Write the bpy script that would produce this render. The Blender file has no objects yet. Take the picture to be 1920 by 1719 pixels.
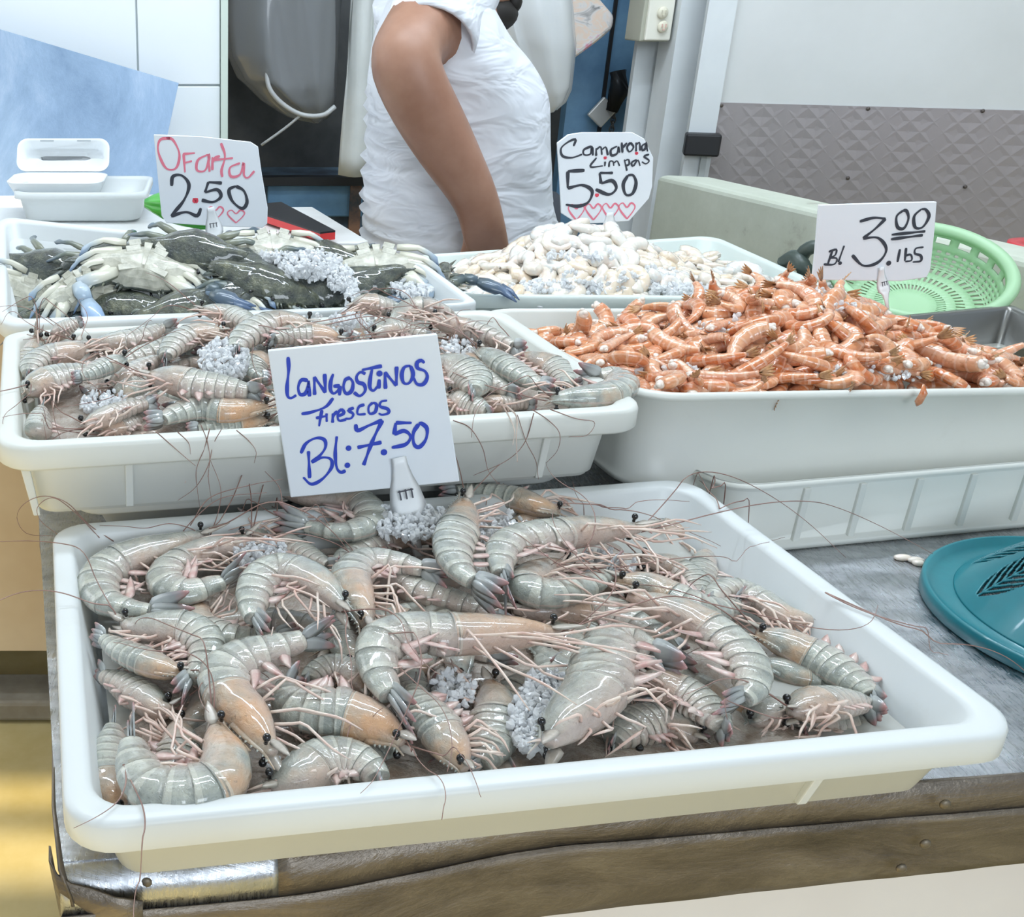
import bpy, bmesh, math, random
from math import sin, cos, pi, radians as R, sqrt, atan2
from mathutils import Vector as V, Matrix, Euler, Quaternion, noise

SC = bpy.context.scene
COL = SC.collection
# ------------------------------------------------------------------ camera
F_PX, PCX, PCY, PITCH = 2064.0, 415.0, 859.5, R(23.03)
CAM = V((0.0, 0.0, 1.2905))
cam_d = bpy.data.cameras.new('camera')
cam_d.sensor_fit = 'HORIZONTAL'; cam_d.sensor_width = 36.0
cam_d.lens = F_PX / 1920.0 * 36.0
cam_d.shift_x = (960.0 - PCX) / 1920.0          # the photograph is a crop off the right of a wider frame
cam_d.clip_start = 0.02
cam = bpy.data.objects.new('camera', cam_d); COL.objects.link(cam)
cam.location = CAM; cam.rotation_euler = (pi/2 - PITCH, 0, 0)
SC.camera = cam
SC.view_settings.view_transform = 'Standard'; SC.view_settings.look = 'None'
SC.view_settings.gamma = 1.0; SC.view_settings.use_curve_mapping = False
SC.view_settings.exposure = 0.12
# ------------------------------------------------------------------ light
wd = bpy.data.worlds.new('daylight'); SC.world = wd; wd.use_nodes = True
bg = wd.node_tree.nodes['Background']
bg.inputs[0].default_value = (0.70, 0.84, 1.0, 1); bg.inputs[1].default_value = 0.50
def area(name, loc, target, sx, sy, power, col):
    l = bpy.data.lights.new(name, 'AREA'); l.shape = 'RECTANGLE'; l.size = sx; l.size_y = sy
    l.energy = power; l.color = col
    o = bpy.data.objects.new(name, l); COL.objects.link(o); o.location = loc
    o.rotation_euler = (V(target) - V(loc)).to_track_quat('-Z', 'Y').to_euler()
    return o
for tx, ty in ((-0.25, 1.75), (0.45, 1.15), (1.05, 1.9)):
    area('glint_strip', (tx, ty, 2.7), (tx, ty, 0.8), 1.2, 0.07, 15, (0.76, 0.88, 1.0))  # added narrow area lights for sharp wet glints, no real fixtures
area('front_fill', (1.0, -2.6, 2.3), (0.5, 1.6, 0.9), 1.9, 1.1, 52, (0.82, 0.91, 1.0))  # added soft fill from behind the camera
area('side_fill', (-2.6, 2.0, 2.2), (0.5, 1.8, 1.0), 1.8, 1.4, 20, (0.92, 0.96, 1.0))  # added soft fill from the left, out of view
sun_d = bpy.data.lights.new('sun', 'SUN'); sun_d.energy = 4.2; sun_d.angle = R(1.2); sun_d.color = (1.0, 0.9, 0.68)
sun = bpy.data.objects.new('sun', sun_d); COL.objects.link(sun)
sun.rotation_euler = V((0.50, 0.10, -0.86)).to_track_quat('-Z', 'Y').to_euler()

# ------------------------------------------------------------------ helpers
def ray(px, py):
    u = (px - PCX) / F_PX; v = -(py - PCY) / F_PX
    return V((u, cos(PITCH) + v*sin(PITCH), -sin(PITCH) + v*cos(PITCH)))
def PZ(px, py, z):
    r = ray(px, py); return CAM + r * ((z - CAM.z) / r.z)
def PY(px, py, y):
    r = ray(px, py); return CAM + r * (y / r.y)
def PP(px, py, p0, n):
    r = ray(px, py); return CAM + r * ((V(p0) - CAM).dot(n) / r.dot(n))
def TO_PX(p):
    q = V(p) - CAM
    fw = q.y*cos(PITCH) - q.z*sin(PITCH); up = q.y*sin(PITCH) + q.z*cos(PITCH)
    return PCX + F_PX*q.x/fw, PCY - F_PX*up/fw

WLOC = {}
def wloc(o):
    p = V((0, 0, 0))
    while o is not None:
        p = p + o.location; o = o.parent
    return p
def mk(name, vs, fs, mat=None, parent=None, smooth=True, uvs=None, midx=None, local=False):
    if parent is not None and not local:
        b = wloc(parent); vs = [(v[0]-b.x, v[1]-b.y, v[2]-b.z) for v in vs]
    me = bpy.data.meshes.new(name); me.from_pydata([tuple(v) for v in vs], [], fs)
    mats = mat if isinstance(mat, (list, tuple)) else [mat]
    for m in mats:
        if m: me.materials.append(m)
    me.polygons.foreach_set('use_smooth', [smooth]*len(me.polygons))
    if midx: me.polygons.foreach_set('material_index', midx)
    if uvs is not None:
        lay = me.uv_layers.new(name='UVMap')
        lay.data.foreach_set('uv', [c for l in me.loops for c in uvs[l.vertex_index]])
    me.update()
    o = bpy.data.objects.new(name, me); COL.objects.link(o)
    if parent is not None: o.parent = parent
    return o
def tag(o, label=None, cat=None, group=None, kind=None):
    if label: o['label'] = label
    if cat: o['category'] = cat
    if group: o['group'] = group
    if kind: o['kind'] = kind
    return o
def thing(name, label, cat, loc=(0, 0, 0), group=None):
    o = bpy.data.objects.new(name, None); COL.objects.link(o); o.location = loc
    o.empty_display_size = 0.02
    return tag(o, label, cat, group)
class MB:
    def __init__(s): s.v = []; s.f = []; s.m = []; s.uv = []
    def add(s, vs, fs, m=0, uv=None):
        b = len(s.v); s.v += [tuple(v) for v in vs]; s.f += [tuple(i+b for i in f) for f in fs]; s.m += [m]*len(fs)
        s.uv += uv if uv else [(0.0, 0.0)]*len(vs)
        return s
    def box(s, c, d, m=0, rot=None):
        c = V(c); hx, hy, hz = d[0]/2, d[1]/2, d[2]/2
        P = [V((x, y, z)) for x in (-hx, hx) for y in (-hy, hy) for z in (-hz, hz)]
        if rot is not None: P = [rot @ p for p in P]
        return s.add([c + p for p in P], [(0,1,3,2),(4,6,7,5),(0,4,5,1),(2,3,7,6),(0,2,6,4),(1,5,7,3)], m)
    def hexa(s, b4, t4, m=0):
        return s.add(list(b4)+list(t4), [(3,2,1,0),(4,5,6,7),(0,1,5,4),(1,2,6,5),(2,3,7,6),(3,0,4,7)], m)
    def loft(s, rings, closed=True, cap0=False, cap1=False, m=0, uvr=None):
        n = len(rings[0]); vs = [p for r in rings for p in r]; fs = []
        for i in range(len(rings)-1):
            for j in range(n if closed else n-1):
                k = (j+1) % n; fs.append((i*n+j, i*n+k, (i+1)*n+k, (i+1)*n+j))
        if cap0: fs.append(tuple(reversed(range(n))))
        if cap1: fs.append(tuple(range((len(rings)-1)*n, len(rings)*n)))
        uv = None
        if uvr: uv = [(uvr[i], j/n) for i in range(len(rings)) for j in range(n)]
        return s.add(vs, fs, m, uv)
    def tube(s, pts, r, n=6, m=0, caps=True):
        pts = [V(p) for p in pts]; rings = []; up = V((0.13, 0.21, 0.97))
        for i, p in enumerate(pts):
            t = (pts[min(i+1, len(pts)-1)] - pts[max(i-1, 0)])
            t = t.normalized() if t.length > 1e-9 else V((0, 0, 1))
            a = t.cross(up)
            a = a.normalized() if a.length > 1e-4 else t.orthogonal().normalized()
            up2 = a.cross(t).normalized()
            rr = r[i] if isinstance(r, (list, tuple)) else r
            rings.append([p + a*(rr*cos(2*pi*k/n)) + up2*(rr*sin(2*pi*k/n)) for k in range(n)])
        return s.loft(rings, True, caps, caps, m)
    def ell(s, c, rx, ry, rz, nu=12, nv=8, m=0, rot=None):
        c = V(c); rings = []
        for i in range(nv+1):
            t = pi*i/nv; t = min(max(t, 0.02), pi-0.02)
            rg = []
            for j in range(nu):
                a = 2*pi*j/nu
                p = V((rx*sin(t)*cos(a), ry*sin(t)*sin(a), rz*cos(t)))
                rg.append(c + (rot @ p if rot is not None else p))
            rings.append(rg)
        return s.loft(rings, True, True, True, m)
    def build(s, name, mat, parent=None, smooth=True, local=False):
        return mk(name, s.v, s.f, mat, parent, smooth, s.uv if any(u != (0.0, 0.0) for u in s.uv) else None, s.m if any(s.m) else None, local)
def bevel(o, w=0.004, seg=2, ang=40):
    m = o.modifiers.new('bevel', 'BEVEL'); m.width = w; m.segments = seg; m.limit_method = 'ANGLE'; m.angle_limit = R(ang)
    return o
def crom(pts, n, closed=False):
    """n points evenly spaced by arc length on a Catmull-Rom curve"""
    pts = [V(p) for p in pts]
    if closed: ext = [pts[-1]] + pts + [pts[0], pts[1]]
    else: ext = [pts[0]*2 - pts[1]] + pts + [pts[-1]*2 - pts[-2]]
    fine = []
    for i in range(1, len(ext)-2):
        p0, p1, p2, p3 = ext[i-1:i+3]
        for k in range(12):
            t = k/12.0
            fine.append(0.5*((2*p1) + (p2-p0)*t + (2*p0-5*p1+4*p2-p3)*t*t + (3*p1-p0-3*p2+p3)*t*t*t))
    fine.append(ext[-2])
    d = [0.0]
    for a, b in zip(fine, fine[1:]): d.append(d[-1] + (b-a).length)
    L = d[-1]; out = []; j = 0
    for i in range(n):
        x = L*i/(n-1)
        while j < len(d)-2 and d[j+1] < x: j += 1
        w = (x-d[j])/max(d[j+1]-d[j], 1e-9)
        out.append(fine[j].lerp(fine[j+1], w))
    return out
def lerp(a, b, t): return a + (b-a)*t
def interp(x, tab):
    if x <= tab[0][0]: return tab[0][1]
    for (a, b), (c, d) in zip(tab, tab[1:]):
        if x <= c: return b + (d-b)*(x-a)/(c-a)
    return tab[-1][1]
def sm(t): t = max(0, min(1, t)); return t*t*(3-2*t)

# ------------------------------------------------------------------ materials
def mat(name, col, rough=0.5, metal=0.0, spec=0.5, trans=0.0, sss=0.0, coat=0.0, ior=1.45, translucent=0.0, alpha=1.0):
    m = bpy.data.materials.new(name); m.use_nodes = True
    b = m.node_tree.nodes['Principled BSDF']; I = b.inputs
    I['Base Color'].default_value = (*col, 1); I['Roughness'].default_value = rough; I['Metallic'].default_value = metal
    I['Specular IOR Level'].default_value = spec; I['Transmission Weight'].default_value = trans; I['IOR'].default_value = ior
    I['Alpha'].default_value = alpha
    if sss:
        I['Subsurface Weight'].default_value = sss; I['Subsurface Radius'].default_value = (1.0, 0.75, 0.6); I['Subsurface Scale'].default_value = 0.008
    if coat: I['Coat Weight'].default_value = coat; I['Coat Roughness'].default_value = 0.05
    if translucent:
        nt = m.node_tree; t = nt.nodes.new('ShaderNodeBsdfTranslucent'); t.inputs[0].default_value = (*col, 1)
        mx = nt.nodes.new('ShaderNodeMixShader'); mx.inputs[0].default_value = translucent
        out = nt.nodes['Material Output']
        nt.links.new(b.outputs[0], mx.inputs[1]); nt.links.new(t.outputs[0], mx.inputs[2]); nt.links.new(mx.outputs[0], out.inputs[0])
    return m
def N(m, typ, **kw):
    n = m.node_tree.nodes.new(typ)
    for k, v in kw.items(): setattr(n, k, v)
    return n
def LK(m, a, b): m.node_tree.links.new(a, b)
def BS(m): return m.node_tree.nodes['Principled BSDF']
def ramp(m, fac, stops):
    r = N(m, 'ShaderNodeValToRGB'); el = r.color_ramp.elements
    while len(el) < len(stops): el.new(0.5)
    for e, (p, c) in zip(el, stops): e.position = p; e.color = (*c, 1)
    LK(m, fac, r.inputs[0]); return r.outputs[0]
def nz(m, scale, detail=4, rough=0.6, vec=None, dist=0.0):
    n = N(m, 'ShaderNodeTexNoise'); n.inputs['Scale'].default_value = scale; n.inputs['Detail'].default_value = detail
    n.inputs['Roughness'].default_value = rough; n.inputs['Distortion'].default_value = dist
    if vec is not None: LK(m, vec, n.inputs['Vector'])
    return n.outputs[0]
def coord(m, out='Object', scale=None):
    c = N(m, 'ShaderNodeTexCoord').outputs[out]
    if scale:
        mp = N(m, 'ShaderNodeMapping'); mp.inputs['Scale'].default_value = scale; LK(m, c, mp.inputs[0]); return mp.outputs[0]
    return c
def mixc(m, fac, a, b, blend='MIX'):
    x = N(m, 'ShaderNodeMix', data_type='RGBA', blend_type=blend)
    for k, s in ((0, fac), (6, a), (7, b)):
        if isinstance(s, (int, float)): x.inputs[k].default_value = s
        elif isinstance(s, tuple): x.inputs[k].default_value = (*s, 1)
        else: LK(m, s, x.inputs[k])
    return x.outputs[2]
def bump(m, h, st=0.3, d=0.01):
    b = N(m, 'ShaderNodeBump'); b.inputs['Strength'].default_value = st; b.inputs['Distance'].default_value = d
    LK(m, h, b.inputs['Height']); LK(m, b.outputs[0], BS(m).inputs['Normal'])
def math_(m, op, a, b=None, c=None):
    n = N(m, 'ShaderNodeMath', operation=op)
    for i, s in enumerate((a, b, c)):
        if s is None: continue
        if isinstance(s, (int, float)): n.inputs[i].default_value = s
        else: LK(m, s, n.inputs[i])
    return n.outputs[0]
def noisy(m, c1, c2, scale, detail=5, st=0.0, lo=0.35, hi=0.65, vecs=None):
    f = nz(m, scale, detail, 0.6, coord(m, 'Object', vecs))
    LK(m, ramp(m, f, [(lo, c1), (hi, c2)]), BS(m).inputs['Base Color'])
    if st: bump(m, f, st, 0.002)
    return m
ZT = 0.795                                       # market table top
# ------------------------------------------------------------------ materials of the place
M_plastic = mat('white_plastic', (0.83, 0.86, 0.86), 0.32, translucent=0.22)
M_plastic_cream = mat('cream_plastic', (0.84, 0.85, 0.80), 0.34, translucent=0.22)
M_plastic_green = mat('pale_green_white_plastic', (0.80, 0.87, 0.83), 0.34, translucent=0.2)
def worn(m, dirt=(0.55, 0.52, 0.44), scale=9, amt=0.72):
    b = BS(m); c = b.inputs['Base Color'].default_value[:3]
    f = nz(m, scale, 8, 0.75, coord(m, 'Object'))
    LK(m, mixc(m, math_(m, 'MULTIPLY', ramp(m, f, [(0.60, (0, 0, 0)), (amt+0.1, (1, 1, 1))]), 0.5), tuple(c), dirt), b.inputs['Base Color'])
    return m
for _m in (M_plastic, M_plastic_cream, M_plastic_green): worn(_m, (0.70, 0.69, 0.62))
M_steel = mat('scratched_steel', (0.42, 0.43, 0.44), 0.32, 1.0)
_c = coord(M_steel, 'Object')
_f = nz(M_steel, 14, 8, 0.7, coord(M_steel, 'Object', (1, 3, 1)), 1.2)
LK(M_steel, ramp(M_steel, _f, [(0.3, (0.30, 0.31, 0.33)), (0.7, (0.56, 0.57, 0.59))]), BS(M_steel).inputs['Base Color'])
_s = nz(M_steel, 60, 6, 0.8, coord(M_steel, 'Object', (9, 1, 1)), 0.4)
LK(M_steel, ramp(M_steel, _s, [(0.35, (0.16, 0.16, 0.16)), (0.7, (0.5, 0.5, 0.5))]), BS(M_steel).inputs['Roughness'])
bump(M_steel, _f, 0.35, 0.004)
M_sheet = mat('dull_zinc_sheet', (0.36, 0.32, 0.27), 0.42, 0.75)
_f = nz(M_sheet, 7, 8, 0.7, coord(M_sheet, 'Object', (1, 1, 3)), 0.8)
LK(M_sheet, ramp(M_sheet, _f, [(0.28, (0.10, 0.085, 0.07)), (0.5, (0.20, 0.17, 0.14)), (0.75, (0.33, 0.29, 0.24))]), BS(M_sheet).inputs['Base Color'])
_g = nz(M_sheet, 160, 3, 0.6, coord(M_sheet, 'Object'))
bump(M_sheet, math_(M_sheet, 'ADD', _f, math_(M_sheet, 'MULTIPLY', _g, 0.25)), 0.5, 0.006)
M_panel = noisy(mat('offwhite_panel', (0.78, 0.74, 0.72), 0.5), (0.74, 0.70, 0.68), (0.80, 0.77, 0.75), 3)
M_tile = mat('white_glazed_tile', (0.86, 0.90, 0.92), 0.18, coat=0.3)
M_grout = mat('grey_grout', (0.55, 0.6, 0.6), 0.8)
M_galv = mat('galvanised_sheet', (0.55, 0.66, 0.80), 0.45, 0.35)
_f = nz(M_galv, 5, 9, 0.72, coord(M_galv, 'Object', (1, 1, 0.6)), 0.6)
LK(M_galv, ramp(M_galv, _f, [(0.3, (0.22, 0.32, 0.46)), (0.52, (0.32, 0.44, 0.60)), (0.75, (0.50, 0.60, 0.74))]), BS(M_galv).inputs['Base Color'])
bump(M_galv, _f, 0.3, 0.006)
M_dark = noisy(mat('charcoal_wall', (0.06, 0.065, 0.07), 0.6), (0.035, 0.04, 0.045), (0.10, 0.105, 0.11), 4)
M_blue = noisy(mat('blue_paint', (0.12, 0.26, 0.42), 0.5), (0.09, 0.20, 0.34), (0.17, 0.33, 0.50), 6, 6)
M_bluedark = noisy(mat('dark_blue_paint', (0.08, 0.13, 0.19), 0.5), (0.04, 0.05, 0.07), (0.13, 0.21, 0.30), 9, 6)
M_white = noisy(mat('white_paint', (0.78, 0.82, 0.83), 0.5), (0.62, 0.65, 0.66), (0.70, 0.73, 0.74), 5)
M_greyjamb = mat('grey_paint', (0.45, 0.48, 0.48), 0.5)
M_black = mat('black_rubber', (0.012, 0.012, 0.014), 0.5)
M_cream = mat('cream_masonry', (0.66, 0.70, 0.62), 0.7)
_f = nz(M_cream, 9, 7, 0.7, coord(M_cream, 'Object'))
LK(M_cream, ramp(M_cream, _f, [(0.30, (0.36, 0.36, 0.30)), (0.42, (0.52, 0.55, 0.46)), (0.7, (0.60, 0.63, 0.54))]), BS(M_cream).inputs['Base Color'])
bump(M_cream, _f, 0.3, 0.004)
M_fridge = noisy(mat('white_panel', (0.74, 0.76, 0.75), 0.4), (0.59, 0.60, 0.585), (0.65, 0.66, 0.65), 3)
M_diamond = mat('quilted_metal', (0.33, 0.30, 0.30), 0.42, 0.6)
_c = coord(M_diamond, 'Object'); _mp = N(M_diamond, 'ShaderNodeMapping'); _mp.inputs['Rotation'].default_value = (0, R(45), 0); LK(M_diamond, _c, _mp.inputs[0])
_v = N(M_diamond, 'ShaderNodeTexVoronoi'); _v.inputs['Scale'].default_value = 34; _v.inputs['Randomness'].default_value = 0.0; _v.feature = 'F1'; _v.distance = 'CHEBYCHEV'
LK(M_diamond, _mp.outputs[0], _v.inputs['Vector']); bump(M_diamond, _v.outputs['Distance'], 0.13, 0.010)
M_floor = noisy(mat('ochre_floor', (0.62, 0.50, 0.22), 0.55), (0.52, 0.40, 0.15), (0.72, 0.60, 0.32), 3, 6)
M_tan = noisy(mat('tan_board', (0.74, 0.58, 0.40), 0.6), (0.66, 0.50, 0.33), (0.82, 0.68, 0.50), 2, 5)
M_ivory = mat('ivory_plastic', (0.80, 0.78, 0.68), 0.4)
M_beigebox = mat('beige_box', (0.42, 0.42, 0.34), 0.5)

# ------------------------------------------------------------------ setting
def S(o): o['kind'] = 'structure'; return o
S(MB().box((0.6, 1.5, -0.025), (9, 9, 0.05)).build('floor', M_floor, smooth=False))
Yw = 2.62                                         # tiled wall of the stall on the left
xe = PY(414, 160, Yw).x
wl = MB(); wl.box(((xe-3.0)/2, Yw+0.03, 1.2), (xe+3.0, 0.05, 2.4))
S(wl.build('wall_left', M_grout, smooth=False))
tl = MB()                                         # the tiles, one surface pattern
zg = PY(330, 160, Yw).z; xg = PY(258, 100, Yw).x; tw = 0.38; th = 0.30
for i in range(-8, 1):
    for j in range(-4, 5):
        x0 = xg + i*tw; z0 = zg + j*th
        if z0 < 0.02: continue
        x1 = min(x0+tw, xe); tl.box(((x0+x1)/2, Yw+0.002, z0+th/2), (x1-x0-0.004, 0.012, th-0.004))
bevel(tl.build('wall_tiles', M_tile, bpy.data.objects['wall_left'], smooth=False), 0.002, 2)
S(MB().box((xe+0.008, Yw+0.02, 1.2), (0.016, 0.075, 2.4)).build('trim_1', mat('pale_green_trim', (0.62, 0.70, 0.62), 0.5), smooth=False))
Yb = 3.25
S(MB().box((0.9, Yb+0.05, 1.2), (3.4, 0.08, 2.4)).build('wall_back', M_dark, smooth=False))

# blue door and the dark gap beside it, behind the person
Yd = 2.95
def PX(px, y, z):                                 # world x of a pixel column at depth y, height z
    for py in (0,):
        pass
    lo, hi = -300, 1900
    for _ in range(40):
        m = (lo+hi)/2
        if PY(px, m, y).z > z: lo = m
        else: hi = m
    return PY(px, (lo+hi)/2, y).x
def slab(name, px0, px1, y, yth, z0, z1, m, py=150, parent=None):
    x0 = PY(px0, py, y).x; x1 = PY(px1, py, y).x
    return MB().box(((x0+x1)/2, y+yth/2, (z0+z1)/2), (x1-x0, yth, z1-z0)).build(name, m, parent, smooth=False)
dr = S(slab('door_1', 1062, 1196, Yd, 0.045, 0.0, 2.2, M_blue, 200))
x0 = PY(1128, 200, Yd).x
MB().box((x0, Yd-0.004, 1.1), (0.008, 0.01, 2.2)).build('door_seam', M_black, dr, smooth=False)
hb = MB()
p = PY(1140, 190, Yd)
hb.tube([p+V((0.005,-0.03,0.075)), p+V((0.012,-0.04,0.03)), p+V((0.0,-0.035,-0.02))], [0.02, 0.026, 0.016], 10)
hb.build('latch', mat('dark_iron', (0.02, 0.022, 0.025), 0.45, 0.6), dr)
q = PY(1122, 208, Yd)
pl = MB().box(q+V((0, -0.03, 0)), (0.05, 0.012, 0.058), rot=Matrix.Rotation(R(40), 3, 'Y'))
bevel(pl.build('padlock', mat('pale_steel', (0.62, 0.62, 0.60), 0.4, 0.6), dr, smooth=False), 0.003)
ch = MB()
for k in range(7):
    c = PY(1148-1.5*k, 205+9*k, Yd) + V((0, -0.02, 0)); a = pi/2*(k % 2)
    ch.tube([c + V((0.006*cos(t)*cos(a), 0.006*cos(t)*sin(a), 0.010*sin(t))) for t in [2*pi*i/10 for i in range(11)]], 0.0018, 5, caps=False)
ch.build('chain', mat('chain_steel', (0.15, 0.15, 0.15), 0.4, 0.8), dr)
# white column with the socket
col = S(slab('wall_column', 1186, 1250, 2.72, 0.02, 0.0, 2.2, M_white, 150))
S(slab('trim_2', 1256, 1302, 2.60, 0.10, 0.0, 2.2, M_white, 150))
S(slab('gap_strip', 1300, 1313, 2.61, 0.05, 0.0, 2.2, M_black, 150))  # black strip painted as the dark gap beside the grey jamb
S(slab('trim_4', 1313, 1350, 2.60, 0.05, 0.0, 2.2, M_greyjamb, 150))
# electric socket
Ys = 2.66
so = thing('power_outlet', 'ivory double power outlet on a beige box on the white column', 'outlet', PY(1240, 40, Ys))
bx = lambda a, b, c, d, y: ((PY(a, (b+d)/2, y).x+PY(c, (b+d)/2, y).x)/2, y, (PY(a, b, y).z+PY(a, d, y).z)/2)
def pxbox(name, a, b, c, d, y, th, m, parent, bev=0.003):
    x0 = PY(a, (b+d)/2, y).x; x1 = PY(c, (b+d)/2, y).x; z1 = PY(a, b, y).z; z0 = PY(a, d, y).z
    o = MB().box(((x0+x1)/2, y+th/2, (z0+z1)/2), (x1-x0, th, z1-z0)).build(name, m, parent, smooth=False)
    return bevel(o, bev) if bev else o
pxbox('back_box', 1206, -30, 1262, 78, 2.63, 0.10, M_beigebox, so)
pxbox('face_plate', 1216, -28, 1264, 76, 2.62, 0.012, M_ivory, so)
for (py, c_) in ((24, (0.62, 0.58, 0.46)), (50, (0.70, 0.45, 0.38))):
    c = PY(1243, py, 2.615); s_ = MB().ell(c, 0.012, 0.006, 0.013, 14, 8)
    f_ = s_.build('socket_face', mat('socket_ivory', (0.74, 0.70, 0.56), 0.4), so)
    t_ = MB().box(c+V((-0.004, -0.006, 0.002)), (0.002, 0.004, 0.007)).box(c+V((0.004, -0.006, 0.002)), (0.002, 0.004, 0.007)).box(c+V((0, -0.006, -0.006)), (0.004, 0.004, 0.003))
    t_.build('slots', mat('socket_dark', c_, 0.5), f_, smooth=False)

# big white panel with quilted metal on the lower half (turned 17 degrees)
pd = V((cos(R(-17.5)), sin(R(-17.5)), 0)); pn = V((sin(R(-17.5)), -cos(R(-17.5)), 0))
P0 = PY(1350, 192, 2.5)
def onp(px, py, off=0.0): return PP(px, py, P0 + pn*off, pn)
def panelbox(mb, a, z0, b, z1, off, th):
    """a, b distances along the panel; th thickness to the back"""
    A = V((P0.x, P0.y, 0)) + pd*a + pn*off; B = V((P0.x, P0.y, 0)) + pd*b + pn*off; k = -pn*th
    z = lambda p, zz: V((p.x, p.y, zz))
    return mb.hexa([z(A, z0), z(B, z0), z(B+k, z0), z(A+k, z0)], [z(A, z1), z(B, z1), z(B+k, z1), z(A+k, z1)])
door2 = S(panelbox(MB(), -0.0, 0.5, 2.2, 2.3, 0, 0.05).build('door_2', M_fridge, smooth=False))
zq = P0.z
panelbox(MB(), 0.0, 0.5, 2.2, zq, 0.004, 0.02).build('kick_plate', M_diamond, door2, smooth=False)
panelbox(MB(), -0.055, 0.5, 0.0, 2.3, 0.012, 0.06).build('door_stile', M_white, door2, smooth=False)
hp = onp(1320, 270, 0.03)
a_ = (V((hp.x, hp.y, 0)) - V((P0.x, P0.y, 0))).dot(pd)
bevel(panelbox(MB(), a_-0.040, hp.z-0.024, a_+0.032, hp.z+0.022, 0.05, 0.045).build('hinge', M_black, door2, smooth=False), 0.004)
panelbox(MB(), a_+0.0, hp.z-0.3, a_+0.012, hp.z+0.0, 0.02, 0.01).build('gasket', M_greyjamb, door2, smooth=False)
for (px, py) in ((1353, 198), (1628, 204), (1843, 208), (1590, 334), (1810, 350)):
    sp = onp(px, py, 0.006)
    MB().ell(sp, 0.004, 0.003, 0.004, 10, 6).build('screw', mat('dark_screw', (0.12, 0.10, 0.09), 0.5, 0.5), door2)
# cream masonry ledge running from back to front on the right
zl = 0.935
LA = PZ(1232, 326, zl); LB = PZ(1335, 331, zl); LC = PZ(1920, 459, zl); LD = PZ(1640, 437, zl)
ld = (V((LC.x, LC.y, 0)) - V((LB.x, LB.y, 0))).normalized()
LE = LA + ld*2.0; LC = LB + ld*2.0
le = MB(); dz = V((0, 0, zl-0.02))
le.hexa([LA-dz, LE-dz, LC-dz, LB-dz], [LA, LE, LC, LB])
bevel(S(le.build('wall_right', M_cream, smooth=False)), 0.012, 3)
# unseen slab added above the stall to keep the sun off it
rf = S(MB().box((1.0, 1.6, 3.62), (5.86, 6.0, 0.06)).build('sun_blocker', M_white, smooth=False))
for yb, wb in ((2.0, 0.86), (1.475, 0.05), (1.15, 0.36)):  # added unseen slats that break the sun into stripes on the floor
    MB().box((-2.6, yb-0.42, 3.62), (1.4, wb, 0.06)).build('sun_stripe_slat', M_white, rf, smooth=False)

# ------------------------------------------------------------------ cabinet of the neighbouring stall, bottom left
Yc = 1.77
cab = thing('cabinet', 'tan fronted low cabinet on a dark recess at the left edge', 'cabinet', (-1.0, Yc, 0))
xr = -0.30
z1 = PY(50, 1220, Yc).z; z0 = PY(50, 1300, Yc).z; zz = PY(50, 1335, Yc).z
MB().box(((-1.9+xr)/2, Yc+0.02, (z1+0.86)/2), (xr+1.9, 0.04, 0.86-z1)).build('front_board', M_tan, cab, smooth=False)
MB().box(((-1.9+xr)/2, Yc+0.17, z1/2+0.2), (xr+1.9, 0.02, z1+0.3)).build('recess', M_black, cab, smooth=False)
bevel(MB().box(((-1.9+xr)/2, Yc+0.02, (max(zz, 0.0)+z0)/2), (xr+1.9, 0.10, z0-max(zz, 0.0)), ).build('plinth', noisy(mat('dusty_plinth', (0.4, 0.36, 0.28), 0.7), (0.3, 0.26, 0.2), (0.45, 0.41, 0.33), 8), cab, smooth=False), 0.008)
# white work counter behind the trays (carries the boxes)
zc = 0.90
c0 = PZ(500, 389, zc); c1 = PZ(585, 388, zc); c2 = PZ(690, 452, zc); c3 = PZ(705, 520, zc)
cnt = MB()
top = [V((-1.9, 1.84, zc)), V((c3.x, 1.84, zc)), c2, c1, V((c0.x-0.02, c0.y, zc)), V((-1.9, c0.y, zc))]
n_ = len(top); lo = [p-V((0, 0, 0.03)) for p in top]
cnt.add(top+lo, [tuple(range(n_)), tuple(reversed(range(n_, 2*n_)))] + [(i, i+n_, (i+1) % n_ + n_, (i+1) % n_) for i in range(n_)])
ctop = cnt.build('work_counter', noisy(mat('worn_white_counter', (0.74, 0.74, 0.72), 0.4), (0.62, 0.62, 0.60), (0.80, 0.81, 0.80), 6), smooth=False)
tag(ctop, 'worn white work counter behind the crab tray', 'counter')
MB().box((-0.9, 2.35, 0.435), (1.7, 0.3, 0.87)).build('support', M_panel, ctop, smooth=False)
# galvanised sheet leaning on the tiled wall
Yg = 2.52
pts = [(-260, -30), (-10, 52), (335, 156), (312, 262), (280, 520), (-260, 520)]
gn = V((0.05, -1, 0.14)).normalized(); gv = [PP(a, b, (-0.4, Yg, 1.1), gn) for a, b in pts]
gs = MB(); k = len(gv); gs.add(gv + [p+V((0, 0.006, 0)) for p in gv], [tuple(range(k)), tuple(reversed(range(k, 2*k)))] + [(i, i+k, (i+1) % k+k, (i+1) % k) for i in range(k)])
tag(gs.build('metal_sheet', M_galv, smooth=False), 'blue-grey galvanised metal sheet leaning on the white tiled wall', 'metal sheet')

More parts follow.
